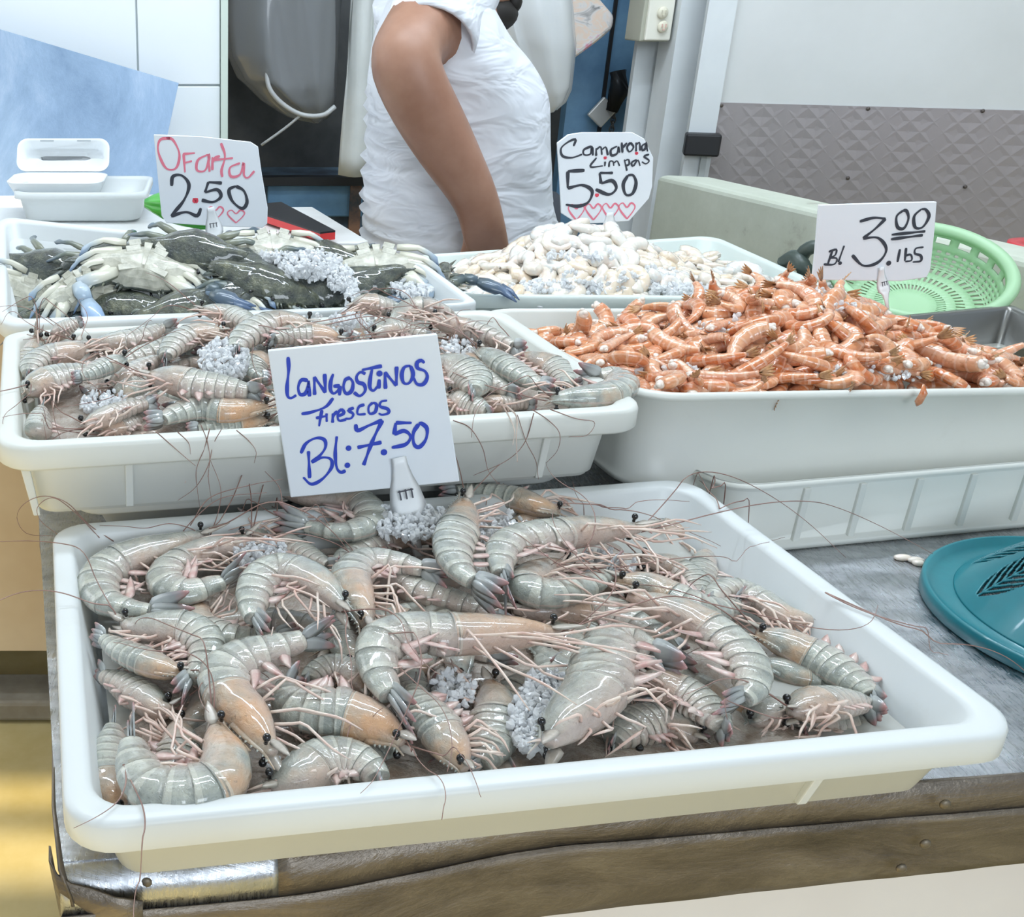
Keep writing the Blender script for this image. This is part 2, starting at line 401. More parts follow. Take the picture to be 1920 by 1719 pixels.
# ------------------------------------------------------------------ market table
tb = thing('market_table', 'metal-topped market table carrying the seafood trays', 'table', (0.4, 1.2, 0))
e0 = PZ(112, 1590, ZT); e1 = PZ(1920, 1447, ZT); ed = V((e1.x-e0.x, e1.y-e0.y, 0)).normalized(); en = V((ed.y, -ed.x, 0))
l1 = PZ(76, 1000, ZT); sd = V((l1.x-e0.x, l1.y-e0.y, 0)).normalized()
A = V((e0.x, e0.y, ZT)) + en*0.012; B = A + ed*1.13; Cc = B + sd*1.31; D = A + sd*1.31
MB().hexa([p-V((0, 0, 0.012)) for p in (A, B, Cc, D)], [A, B, Cc, D]).build('table_top', M_steel, tb, smooth=False)
# rolled edge strip and apron plate along the front, dented by hand
rnd = random.Random(5)
def strip(rows, nx, name, m, jit=0.0018, x0=0.0, x1=1.13, seed=0):
    vs = []; fs = []
    for i in range(nx+1):
        s_ = x0 + (x1-x0)*i/nx
        for j, (o_, z_) in enumerate(rows(s_)):
            p = A + ed*s_ + en*o_
            h = noise.noise(V((s_*9+seed, z_*40, 3.1)))*jit*2 + noise.noise(V((s_*31, z_*90+seed, 1.7)))*jit
            vs.append(V((p.x, p.y, z_)) + en*h + V((0, 0, h*0.6)))
    k = len(rows(x0))
    for i in range(nx):
        for j in range(k-1): fs.append((i*k+j, i*k+j+1, (i+1)*k+j+1, (i+1)*k+j))
    o = mk(name, vs, fs, m, tb)
    so_ = o.modifiers.new('thick', 'SOLIDIFY'); so_.thickness = 0.0012; so_.offset = -1
    return o
def rows1(s):
    k = sm((0.34-s)/0.22); drop = 0.017+0.010*k          # the left end slopes outward and dips
    out = 0.004+0.014*k
    up = 0.010*(1-sm((0.30-s)/0.10))
    return [(-0.003, ZT-0.002), (-0.001, ZT+up), (out*0.3, ZT+up-0.001), (out*0.75, ZT-drop*0.35), (out, ZT-drop)]
strip(rows1, 100, 'edge_strip', M_sheet, 0.0014, x0=0.135)
strip(rows1, 40, 'shiny_edge', M_steel, 0.0014, x1=0.135)
def rows2(s):
    k = sm((0.34-s)/0.22); drop = 0.016+0.010*k; out = 0.005+0.014*k; h = 0.050+0.018*sm((0.9-s)/0.9)
    return [(out, ZT-drop)] + [(out-0.003*t, ZT-drop-h*t) for t in (0.15, 0.3, 0.45, 0.6, 0.75, 0.9, 1.0)]
strip(rows2, 150, 'apron_plate', M_sheet, 0.0014)
# left end: folded corner with an upturned tip
vs = []; fs = []; nx = 24
for i in range(nx+1):
    t = i/nx
    for j in range(7):
        u = j/6
        tip = max(0, 1-t*14)*0.010 - 0.005
        p = A + sd*(t*1.29) + ed*(0.002+0.03*u) + en*0.016*max(0, 1-t*20)
        h = noise.noise(V((t*40, u*4, 9)))*0.004
        vs.append((p.x-h, p.y-h, ZT+0.004+tip-(0.10+0.03*(1-t))*u))
for i in range(nx):
    for j in range(6): fs.append((i*7+j, i*7+j+1, (i+1)*7+j+1, (i+1)*7+j))
o = mk('side_plate', vs, fs, M_sheet, tb); o.modifiers.new('thick', 'SOLIDIFY').thickness = 0.002
# corner fold joining front and side
cf = MB(); rg = []
for j in range(6):
    u = j/5; z_ = ZT+0.005-0.125*u
    r_ = []
    for k in range(7):
        a = k/6
        p = A - ed*(0.004-0.016*u+0.006*sin(pi*a))*(1-a) + en*(0.020*a+0.004) + ed*(0.05*a*a)
        h = noise.noise(V((a*6, u*5, 2.2)))*0.004
        r_.append(V((p.x, p.y, z_ + (0.012*(1-a)**4 if j == 0 else 0) - 0.018*a*(1 if j == 0 else 0.2))) + en*h)
    rg.append(r_)
cf.loft(rg, closed=False)
o = cf.build('corner_fold', M_sheet, tb); o.modifiers.new('thick', 'SOLIDIFY').thickness = 0.0015
for (px, py) in ((1735, 1582), (1772, 1508), (275, 1655), (190, 1707), (1690, 1628)):
    c = PP(px, py, A + en*0.012, en)
    s_ = MB(); s_.ell(c, 0.0038, 0.002, 0.0038, 12, 6); s_.build('nail', mat('rusty_nail', (0.20, 0.17, 0.13), 0.5, 0.7), tb)
# white panel under the apron, legs
pa = A - en*0.035 + ed*0.03; pb = B - en*0.035
MB().hexa([V((p.x, p.y, 0.02)) for p in (pa, pb, pb-en*0.02, pa-en*0.02)], [V((p.x, p.y, ZT-0.015)) for p in (pa, pb, pb-en*0.02, pa-en*0.02)]).build('front_panel', M_panel, tb, smooth=False)
for (s_, t_) in ((0.08, 0.1), (1.06, 0.1), (0.08, 1.22), (1.06, 1.22)):
    c = A + ed*s_ + sd*t_
    MB().box((c.x, c.y, (ZT-0.013)/2), (0.05, 0.05, ZT-0.013)).build('leg', M_sheet, tb, smooth=False)
# ------------------------------------------------------------------ trays
def quad_loop(q, inset, z, r, n=7, back=1.0, z0=0.0):
    """rounded rectangle inside quad q (FL FR BR BL), inset metres, z offset"""
    W = ((q[1]-q[0]).length + (q[2]-q[3]).length)/2; D = ((q[3]-q[0]).length + (q[2]-q[1]).length)/2
    up = (q[1]-q[0]).cross(q[3]-q[0]).normalized()
    pts = []; r = max(r, 0.002)
    x0, x1, y0, y1 = inset, W-inset, inset, D-inset
    for cx, cy, a0 in ((x1-r, y0+r, -pi/2), (x1-r, y1-r, 0), (x0+r, y1-r, pi/2), (x0+r, y0+r, pi)):
        for k in range(n):
            a = a0 + pi/2*k/(n-1); u = (cx + r*cos(a))/W; v = (cy + r*sin(a))/D
            p = q[0]*(1-u)*(1-v) + q[1]*u*(1-v) + q[2]*u*v + q[3]*(1-u)*v
            k_ = 1.0 if (z >= z0 or back == 1.0) else (z0 + (z-z0)*lerp(1.0, back, v))/z
            pts.append(p + V((0, 0, z*k_)))
    return pts
def tray(name, label, q, H, m, lip=0.023, rimw=0.017, over=0.02, taper=0.02, r=0.03, ribs=(), bead=False, group=None, siderib=(), back=1.0):
    c = (q[0]+q[1]+q[2]+q[3])/4
    t = thing(name, label, 'tray', (c.x, c.y, c.z-H), group)
    mb = MB(); rings = []
    prof = [(over+taper+0.012, -H), (over+taper, -H+0.004)]
    if bead: prof = [(over+taper+0.01, -H), (over+taper-0.006, -H), (over+taper-0.007, -H+0.006), (over+taper, -H+0.008)]
    prof += [(over, -lip-0.001), (0.003, -lip), (0.0, -lip+0.003), (0.0, -0.004), (0.0012, -0.001), (0.004, 0.0),
             (rimw-0.004, 0.0), (rimw-0.001, -0.001), (rimw+0.001, -0.004), (rimw+taper+0.002, -H+0.008), (rimw+taper+0.01, -H+0.003)]
    for i, (a, z) in enumerate(prof):
        rings.append(quad_loop(q, a, z, max(r-a*0.35, 0.008), 7, back, -lip))
    mb.loft(rings, True, True, True)
    body = mb.build('tray_body', m, t)
    for side, fr in [(0, x) for x in ribs] + [(3, x) for x in siderib]:
        a, b = (q[0], q[1]) if side == 0 else (q[3], q[0])
        d = (b-a).normalized(); nrm = V((d.y, -d.x, 0)); p = a.lerp(b, fr)
        w = 0.0035; rb = MB()
        o0 = -over*0.25; 
        f = lambda off, z, s: p + d*(w*s) - nrm*off + V((0, 0, z))
        topz = -lip-0.0005; botz = -H+0.006
        rb.hexa([f(over+taper-0.004, botz, -1), f(over+taper-0.004, botz, 1), f(over+taper+0.002, botz, 1), f(over+taper+0.002, botz, -1)],
                [f(max(over-0.005, 0.0), topz, -1), f(max(over-0.005, 0.0), topz, 1), f(over+0.003, topz, 1), f(over+0.003, topz, -1)])
        bevel(rb.build('rib', m, t, smooth=False), 0.001, 2)
    t['q'] = 0; del t['q']
    return t
def rect(fl, W, D, yaw, z):
    u = V((cos(yaw), sin(yaw), 0)); v = V((-sin(yaw), cos(yaw), 0)); a = V((fl[0], fl[1], z))
    return [a, a+u*W, a+u*W+v*D, a+v*D]
ZR1 = 0.865
Q1 = [PZ(119, 1556, ZR1), PZ(1940, 1373, ZR1), PZ(1292, 894, ZR1), PZ(97, 983, ZR1)]
tray('seafood_tray', 'large white plastic tray in front, full of big grey prawns in ice water', Q1, ZR1-ZT-0.001, M_plastic, ribs=(0.79,), over=0.018, taper=0.012)
ZR2 = 0.945
f0 = PZ(-8, 842, ZR2); f1 = PZ(1222, 767, ZR2); u2 = (f1-f0).normalized(); v2 = V((-u2.y, u2.x, 0)); W2 = (f1-f0).length
Q2 = [f0, f1, f1+v2*0.345, f0+v2*0.345]
tray('seafood_tray', 'white ribbed plastic tray of prawns behind the blue-lettered sign', Q2, 0.079, M_plastic_cream, ribs=(0.19, 0.51, 0.85), over=0.022, taper=0.008, siderib=(0.93,))
Q2b = [p + V((0, 0, -0.074)) for p in (Q2[0]+u2*0.06+v2*0.06, Q2[1]-u2*0.04+v2*0.06, Q2[2]-u2*0.04-v2*0.03, Q2[3]+u2*0.06-v2*0.03)]
tray('seafood_tray', 'white tray almost hidden beneath the middle prawn tray', Q2b, Q2b[0].z-ZT-0.001, M_plastic_cream)
k_ = 0.92
fitO = [(.419, 1.038, .053-.4255), (1.006, 1.159, .019-.4255), (.925, 1.551, .003-.4255), (.338, 1.43, .036-.4255)]
Q3 = [CAM + V(p)*k_ for p in fitO]
tray('seafood_tray', 'deep smooth white tray heaped with orange shrimp tails on the right', Q3, 0.106, M_plastic_cream, lip=0.008, rimw=0.010, over=0.005, taper=0.016, r=0.045, bead=True, back=0.72)
lz = 0.868
bl = PZ(1480, 1027, ZT); br = PZ(1920, 985, ZT); ub = (br-bl).normalized(); yawb = atan2(ub.y, ub.x)
vb = V((-ub.y, ub.x, 0)); flb = bl - ub*0.075 - vb*0.004
Q4 = rect((flb.x, flb.y), 0.46, 0.30, yawb, lz)
Q4[2].z -= 0.050; Q4[3].z -= 0.050
tray('seafood_tray', 'ribbed white tray stacked underneath the orange shrimp tray', Q4, lz-ZT-0.001, M_plastic_cream, lip=0.008, rimw=0.006, over=0.003, taper=0.002, r=0.03, bead=True, ribs=(0.17, 0.30, 0.435, 0.565, 0.70, 0.83, 0.95), back=0.05)
Q5 = [PZ(-8, 610, .935), PZ(903, 569, .924), PZ(797, 492, .961), PZ(-5, 403, .972)]
tray('seafood_tray', 'white plastic tray at the back left full of blue crabs', Q5, 0.085, M_plastic, over=0.02, taper=0.012, rimw=0.014)
Q6 = [PZ(858, 553, .905), PZ(1608, 560, .916), PZ(1338, 440, .918), PZ(771, 478, .907)]
tray('seafood_tray', 'pale white plastic tray at the back heaped with peeled white shrimp', Q6, 0.09, M_plastic_green, over=0.012, taper=0.02, rimw=0.012, lip=0.02)
# ------------------------------------------------------------------ prawns
def shell_mat(name, cold, cold2, warm, belly, line, warm_lo=0.45, warm_hi=0.75):
    m = mat(name, cold, 0.22, spec=0.5, sss=0.18, coat=1.0)
    uv = N(m, 'ShaderNodeUVMap'); sep = N(m, 'ShaderNodeSeparateXYZ'); LK(m, uv.outputs[0], sep.inputs[0])
    s, v = sep.outputs[0], sep.outputs[1]
    rn = N(m, 'ShaderNodeObjectInfo').outputs['Random']
    n1 = nz(m, 55, 5, 0.6, coord(m, 'Object'))
    n2 = nz(m, 420, 2, 0.5, coord(m, 'Object'))
    base = ramp(m, n1, [(0.32, tuple(x*0.86 for x in cold)), (0.62, cold2)])
    # head shell carries the tan and orange colouring
    hd = math_(m, 'LESS_THAN', s, 0.405)
    n3 = nz(m, 38, 3, 0.5, coord(m, 'Object'))
    wf = math_(m, 'MULTIPLY', hd, ramp(m, math_(m, 'ADD', n3, math_(m, 'MULTIPLY', math_(m, 'SUBTRACT', rn, 0.5), 0.28)), [(warm_lo-0.05, (0, 0, 0)), (warm_hi, (1, 1, 1))]))
    c = mixc(m, math_(m, 'MULTIPLY', wf, 0.85), base, warm)
    # paler, pinker towards the legs
    bl = math_(m, 'POWER', math_(m, 'SUBTRACT', 0.5, math_(m, 'MULTIPLY', math_(m, 'COSINE', math_(m, 'MULTIPLY', v, 2*pi)), 0.5)), 2.2)
    c = mixc(m, math_(m, 'MULTIPLY', bl, 0.75), c, belly)
    # shell edges: thin dark line with a pale band behind it
    fr = math_(m, 'FRACT', math_(m, 'MULTIPLY', math_(m, 'SUBTRACT', s, 0.40), 1/0.0767))
    ab = math_(m, 'MULTIPLY', math_(m, 'GREATER_THAN', s, 0.39), math_(m, 'LESS_THAN', s, 0.87))
    ln = math_(m, 'MULTIPLY', ab, math_(m, 'GREATER_THAN', fr, 0.95))
    pb = math_(m, 'MULTIPLY', ab, math_(m, 'MULTIPLY', math_(m, 'GREATER_THAN', fr, 0.72), 0.38))
    c = mixc(m, pb, c, (0.70, 0.68, 0.58))
    c = mixc(m, math_(m, 'MULTIPLY', math_(m, 'MULTIPLY', ln, ramp(m, n1, [(0.4, (0, 0, 0)), (0.6, (1, 1, 1))])), 0.75), c, line)
    sp = ramp(m, n2, [(0.62, (0, 0, 0)), (0.72, (1, 1, 1))])
    c = mixc(m, math_(m, 'MULTIPLY', sp, 0.28), c, line)
    LK(m, c, BS(m).inputs['Base Color'])
    n4 = nz(m, 170, 4, 0.65, coord(m, 'Object'), 0.8)
    bump(m, math_(m, 'ADD', n1, math_(m, 'MULTIPLY', n4, 0.7)), 0.75, 0.0026)
    return m
M_prawn = shell_mat('grey_prawn_shell', (0.29, 0.315, 0.285), (0.47, 0.485, 0.425), (0.60, 0.31, 0.14), (0.56, 0.43, 0.37), (0.09, 0.10, 0.09))
M_fan = mat('prawn_tail_fan', (0.42, 0.43, 0.43), 0.22, spec=0.6, coat=0.5)
_uv = N(M_fan, 'ShaderNodeUVMap'); _sp = N(M_fan, 'ShaderNodeSeparateXYZ'); LK(M_fan, _uv.outputs[0], _sp.inputs[0])
_n = nz(M_fan, 120, 4, 0.6, coord(M_fan, 'Object'))
_c = ramp(M_fan, math_(M_fan, 'ADD', _sp.outputs[0], math_(M_fan, 'MULTIPLY', math_(M_fan, 'SUBTRACT', _n, 0.5), 0.35)), [(0.25, (0.46, 0.48, 0.47)), (0.62, (0.30, 0.31, 0.31)), (0.92, (0.42, 0.22, 0.21))])
LK(M_fan, _c, BS(M_fan).inputs['Base Color'])
M_leg = noisy(mat('pale_pink_leg', (0.76, 0.56, 0.48), 0.3, coat=0.4, sss=0.15), (0.70, 0.45, 0.38), (0.80, 0.66, 0.56), 60)
M_pleo = noisy(mat('pink_swimmeret', (0.66, 0.36, 0.34), 0.3, coat=0.4, sss=0.15), (0.54, 0.31, 0.28), (0.68, 0.56, 0.50), 110)
M_eye = mat('black_eye', (0.006, 0.006, 0.007), 0.12, coat=0.6)
M_ant = noisy(mat('reddish_antenna', (0.28, 0.15, 0.12), 0.4), (0.20, 0.10, 0.08), (0.38, 0.24, 0.20), 30)
M_scale = noisy(mat('antennal_blade', (0.50, 0.46, 0.40), 0.25, coat=0.4), (0.40, 0.36, 0.30), (0.58, 0.52, 0.46), 80)

SEG = [0.40 + 0.0767*i for i in range(7)]
RD = [(0.05, 0.14), (0.08, 0.24), (0.12, 0.42), (0.18, 0.66), (0.26, 0.88), (0.34, 1.0), (0.40, 1.0), (0.48, 1.0), (0.56, 0.96), (0.64, 0.88), (0.72, 0.76), (0.79, 0.60), (0.86, 0.42)]
RW = [(0.05, 0.12), (0.08, 0.20), (0.12, 0.36), (0.20, 0.58), (0.30, 0.70), (0.40, 0.72), (0.60, 0.64), (0.79, 0.44), (0.86, 0.32)]
def frames(pts, side, roll):
    """dorsal and lateral vectors along a spine; side=+1: the back lies to the left of travel seen from above"""
    T = []; D = []; Wv = []
    for i, p in enumerate(pts):
        t = (pts[min(i+1, len(pts)-1)]-pts[max(i-1, 0)]).normalized()
        up = V((0, 0, 1)); w = (up - t*up.dot(t))
        if w.length < 1e-3: w = t.orthogonal()
        w.normalize(); d = w.cross(t)*side
        q = Quaternion(t, roll); T.append(t); D.append(q @ d); Wv.append(q @ w)
    return T, D, Wv
def blade(mb, p0, d, wv, nv, L, w, th, m=0, n=7, tip=0.12, u0=0.0, u1=1.0, droop=V((0, 0, 0)), m1=0.55):
    """leaf blade from p0 along d; wv width direction, nv thickness direction"""
    rings = []; us = []
    for i in range(n):
        t = i/(n-1); ww = w*max(tip, (sin(pi*(0.12+0.80*t**m1))))*(1 if t < 1 else 0.5); c = p0 + d*(L*t) + droop*(t*t*L)
        rings.append([c+wv*ww, c+nv*th*0.6+wv*ww*0.3, c+nv*th-wv*ww*0.3, c-wv*ww, c-nv*th*0.6-wv*ww*0.3, c-nv*th*0.6+wv*ww*0.3]); us.append(lerp(u0, u1, t))
    mb.loft(rings, True, True, True, m, us)
def prawn(name, label, pts, r=0.0135, side=None, roll=0.0, seed=0, group=None, cat='prawn', legs=9, ant=True, nleg_len=1.0, pleo=5, eyes=2, fan_open=1.0, head=True, tail=True, zmin=None, keep=None):
    rn = random.Random(seed*77+13)
    NN = 72; P = crom(pts, NN); L = sum((P[i+1]-P[i]).length for i in range(NN-1))
    if side is None:                                    # back on the outside of the curl
        a = 0.0
        for i in range(1, NN-1):
            e = P[i]-P[i-1]; f = P[i+1]-P[i]; a += e.x*f.y-e.y*f.x
        side = -1.0 if a > 0 else 1.0
    T, D, Wv = frames(P, side, roll)
    root = thing(name, label, cat, P[NN//3].copy(), group)
    def at(s):
        x = max(0, min(1, s))*(NN-1); i = min(int(x), NN-2); f = x-i
        return P[i].lerp(P[i+1], f), T[i].lerp(T[i+1], f).normalized(), D[i].lerp(D[i+1], f).normalized(), Wv[i].lerp(Wv[i+1], f).normalized()
    K = 18
    def ring(s, k=1.0, kd=1.0, off=0.0):
        p, t, d, w = at(s); rd = interp(s, RD)*r*k; rw = interp(s, RW)*r*k; out = []
        for j in range(K):
            a = 2*pi*j/K; cx = cos(a); sx = sin(a)
            belly = 1.0
            if cx < 0: belly = kd
            # flattened flanks, keeled back
            out.append(p + d*(rd*cx*belly + off*r) + w*(rw*(abs(sx)**0.85)*(1 if sx >= 0 else -1)))
        return out
    # ---- head shell with rostrum
    if head:
        mb = MB()
        ss = [0.075, 0.09, 0.11, 0.135, 0.16, 0.19, 0.22, 0.255, 0.29, 0.33, 0.365, 0.39, 0.402, 0.408, 0.404]
        rings = [ring(s, (1.0 if s < 0.38 else 1.035), 0.92) for s in ss]; rings[-1] = ring(0.404, 0.93, 0.92); rings[-2] = ring(0.410, 1.04, 0.92)
        mb.loft(rings, True, True, True, 0, ss)
        p, t, d, w = at(0.17)
        rr = []; us = []
        for i in range(9):
            q = i/8; s = lerp(0.24, 0.0, q); p, t, d, w = at(max(s, 0.0)); h = interp(max(s, 0.08), RD)*r
            c = p + d*(lerp(h*0.92, h*0.9+r*0.10, q)); e = r*lerp(0.20, 0.03, q); f = r*lerp(0.16, 0.02, q)
            rr.append([c+d*e, c+w*f, c-d*e*0.8, c-w*f]); us.append(0.2)
        mb.loft(rr, True, True, True, 0, us)
        for i in range(6):                              # rostral teeth
            s = 0.05+0.026*i; p, t, d, w = at(s); h = interp(max(s, 0.08), RD)*r*0.92 + r*0.13
            c = p + d*h; e = r*0.10
            mb.add([c+t*e*1.3, c-t*e*0.7+w*e*0.25, c-t*e*0.7-w*e*0.25, c-t*e*1.1+d*e*1.3], [(0, 1, 3), (1, 2, 3), (2, 0, 3), (2, 1, 0)], 0, [(0.7, 0.0)]*4)
        mb.build('carapace', M_prawn, root)
    # ---- abdomen
    mb = MB(); rings = []; us = []
    for i in range(6):
        a, b = SEG[i], SEG[i+1]; l = b-a
        for f, k, kd in ((0.0, 0.985, 0.95), (0.30, 1.0, 1.08), (0.62, 1.005, 1.14), (0.88, 1.015, 1.06), (0.985, 1.022, 0.97), (1.0, 0.99, 0.95)):
            s = a + l*f; rings.append(ring(s, k, kd)); us.append(a + l*min(f, 0.985))
    mb.loft(rings, True, True, True, 0, us)
    mb.build('abdomen', M_prawn, root)
    # ---- tail fan
    if tail:
        mb = MB(); p, t, d, w = at(0.855); fl = L*0.145
        q = [P[-1]-p][0]; t = q.normalized() if q.length > 1e-6 else t
        w = (w - t*w.dot(t)).normalized(); d = w.cross(t)*side
        for k, (ang, ln, wd, dz) in enumerate(((0, 0.86, 0.20, 0.10), (0.17, 1.0, 0.30, 0.02), (-0.17, 1.0, 0.30, 0.02), (0.42, 0.98, 0.32, -0.08), (-0.42, 0.98, 0.32, -0.08))):
            a = ang*fan_open + rn.uniform(-0.06, 0.06); dd = (t*cos(a) + w*sin(a)).normalized(); ww = (w*cos(a) - t*sin(a)).normalized()
            blade(mb, p + d*(dz*r) + w*sin(a)*r*0.4, dd, ww, d, fl*ln, r*wd*1.15, r*0.05, 0, 8, 0.10, droop=d*rn.uniform(-0.12, 0.1))
        mb.build('tail_fan', M_fan, root)
    # ---- eyes
    if head and eyes:
        p, t, d, w = at(0.105)
        for sg in ((1, -1) if eyes == 2 else (1,)):
            h = interp(0.105, RD)*r
            c = p - t*r*0.12 + d*h*0.62 + w*sg*r*0.56
            mb = MB(); mb.ell(c, 0.0027, 0.0027, 0.0028, 12, 8); mb.tube([c-w*sg*r*0.28, c], 0.0014, 6)
            mb.build('eye', M_eye, root)
        for sg in (1, -1):
            mb = MB(); c = p - d*h*0.25 + w*sg*r*0.30
            dd = (-t + w*sg*0.16 - d*0.10).normalized(); ww = (d - dd*d.dot(dd)).normalized()
            blade(mb, c, dd, ww, w, L*0.105, r*0.24, r*0.05, 0, 7, 0.15)
            mb.build('antennal_scale', M_scale, root)
    # ---- walking legs
    for i in range(legs if head else 0):
        f = i/max(legs-1, 1); s = lerp(0.15, 0.385, f); p, t, d, w = at(s); rd = interp(s, RD)*r
        sg = 1 if i % 2 else -0.3
        a = p - d*rd*0.86 + w*sg*r*0.25
        fw = lerp(0.95, -0.25, f) + rn.uniform(-0.25, 0.25)
        d1 = (-t*fw - d*rn.uniform(0.35, 0.8) + w*(sg*0.25+rn.uniform(-0.15, 0.25))).normalized()
        d2 = (-t*(fw*0.8+rn.uniform(0.1, 0.6)) - d*rn.uniform(-0.2, 0.55) + w*rn.uniform(-0.35, 0.15)).normalized()
        d3 = (d2 - t*0.3 - d*rn.uniform(-0.5, 0.7) - w*rn.uniform(0, 0.5)).normalized()
        l1, l2, l3 = (L*x*nleg_len*rn.uniform(0.8, 1.2) for x in (0.105, 0.13, 0.09))
        pl = [a, a+d1*l1*0.5, a+d1*l1, a+d1*l1+d2*l2*0.5, a+d1*l1+d2*l2, a+d1*l1+d2*l2+d3*l3]
        if zmin is not None: pl = [V((q.x, q.y, max(q.z, zmin))) for q in pl]
        if keep: pl = [keep(q, True) for q in pl]
        mb = MB(); pl = crom(pl, 11); mb.tube(pl, [lerp(0.00115, 0.00095, i_/7) if i_ < 8 else lerp(0.0009, 0.0003, (i_-8)/2) for i_ in range(11)], 5); mb.build('leg', M_leg, root)
    # ---- swimmerets
    for i in range(pleo):
        s = 0.44+0.078*i; p, t, d, w = at(s); rd = interp(s, RD)*r
        a = p - d*rd*0.92 + w*r*0.18
        back = rn.uniform(-0.1, 0.9); dd = (-d*0.9 + t*(back-0.45) + w*rn.uniform(-0.1, 0.25)).normalized()
        ww = (t - dd*t.dot(dd)).normalized(); nv = dd.cross(ww)
        mb = MB(); blade(mb, a, dd, ww, nv, L*0.105*rn.uniform(0.8, 1.2), r*0.24, r*0.07, 0, 7, 0.15, droop=-t*rn.uniform(-0.2, 0.4))
        mb.build('swimmeret', M_pleo, root)
    # ---- antennae
    if head and ant:
        p, t, d, w = at(0.075)
        for sg in (1, -1):
            q = p - d*r*0.1 + w*sg*r*0.15; dr = (-t + w*(0.35+rn.uniform(-0.2, 0.4)) + d*rn.uniform(-0.5, 0.6)).normalized()
            pl = [q]; bend = V((rn.uniform(-1, 1), rn.uniform(-1, 1), -0.30))*0.16; LL = L*rn.uniform(0.6, 1.25); n_ = 16
            for k in range(n_):
                dr = (dr + bend*(0.9 if k > 2 else 0.3) + V((0, 0, -0.05 if k > 4 else 0.03))).normalized(); q = q + dr*(LL/n_)
                if q.z > p.z+0.035: q.z = p.z+0.035; dr.z = -abs(dr.z)*0.4
                if zmin is not None and q.z < zmin+0.008: q = V((q.x, q.y, zmin+0.008)); dr.z = abs(dr.z)*0.3
                pl.append(q.copy())
                if k % 5 == 4: bend = V((rn.uniform(-1, 1), rn.uniform(-1, 1), rn.uniform(-0.5, 0.4)))*0.24
            if keep: pl = [keep(q) for q in pl]
            pl = crom(pl, 34)
            mb = MB(); mb.tube(pl, [lerp(0.0006, 0.00022, i/33) for i in range(34)], 4); mb.build('antenna', M_ant, root)
    return root

def tray_uv(q, p):
    a = p-q[0]; ex = q[1]-q[0]; ey = q[3]-q[0]
    det = ex.x*ey.y-ex.y*ey.x
    return (a.x*ey.y-a.y*ey.x)/det, (ex.x*a.y-ex.y*a.x)/det
def on_surf(px, py, zf, lift=0.0, z0=0.9):
    z = z0
    for _ in range(12):
        p = PZ(px, py, z); z = 0.5*z + 0.5*(zf(p) + lift)
    return PZ(px, py, z)
def within(p, px, py, q, vlo, vhi):
    """keep a point that would land outside its tray above the tray, on the same line of sight"""
    v = tray_uv(q, p)[1]
    if vlo <= v <= vhi: return p
    t = vlo if v < vlo else vhi
    a = q[0].lerp(q[3], t); d = q[1]-q[0]; n = V((d.y, -d.x, 0)).normalized()
    return PP(px, py, V((a.x, a.y, 0)), n)
def zs1(p):
    u, v = tray_uv(Q1, p)
    z = ZR1 - 0.024 + 0.030*math.exp(-((u-0.45)/0.42)**2-((v-0.62)/0.42)**2)
    z -= 0.012*sm((u-0.78)/0.2)*(1-0.5*v)
    z += 0.008*sm((v-0.8)/0.2)*(1-sm((u-0.8)/0.15))
    return z
def zs2(p):
    u, v = tray_uv(Q2, p)
    return ZR2 - 0.016 + 0.040*math.exp(-((u-0.48)/0.45)**2-((v-0.75)/0.42)**2)
def q_at(q, u, v): return q[0]*(1-u)*(1-v)+q[1]*u*(1-v)+q[2]*u*v+q[3]*(1-u)*v
def keep_over(q):
    """feelers and legs pass over the tray rim, never through it"""
    def f(p, inside=False):
        u, v = tray_uv(q, p)
        if inside:
            u = min(max(u, 0.065), 0.935); v = min(max(v, 0.10), 0.95); w = q_at(q, u, v); return V((w.x, w.y, p.z))
        if -0.035 < u < 1.035 and -0.05 < v < 1.05 and (u < 0.07 or u > 0.93 or v < 0.10 or v > 0.90):
            z = lerp(lerp(q[0].z, q[1].z, u), lerp(q[3].z, q[2].z, u), v) + 0.003
            return V((p.x, p.y, max(p.z, z)))
        return p
    return f
A_ = lambda L_: [(100+x/2.3235, 880+y/2.3235) for x, y in L_]
B_ = lambda L_: [(620+x/2.772, 880+y/2.772) for x, y in L_]
C_ = lambda L_: [(1100+x/2.0012, 860+y/2.0012) for x, y in L_]
D_ = lambda L_: [(x/3.0, 540+y/3.0) for x, y in L_]
E_ = lambda L_: [(640+x/2.909, 520+y/2.909) for x, y in L_]
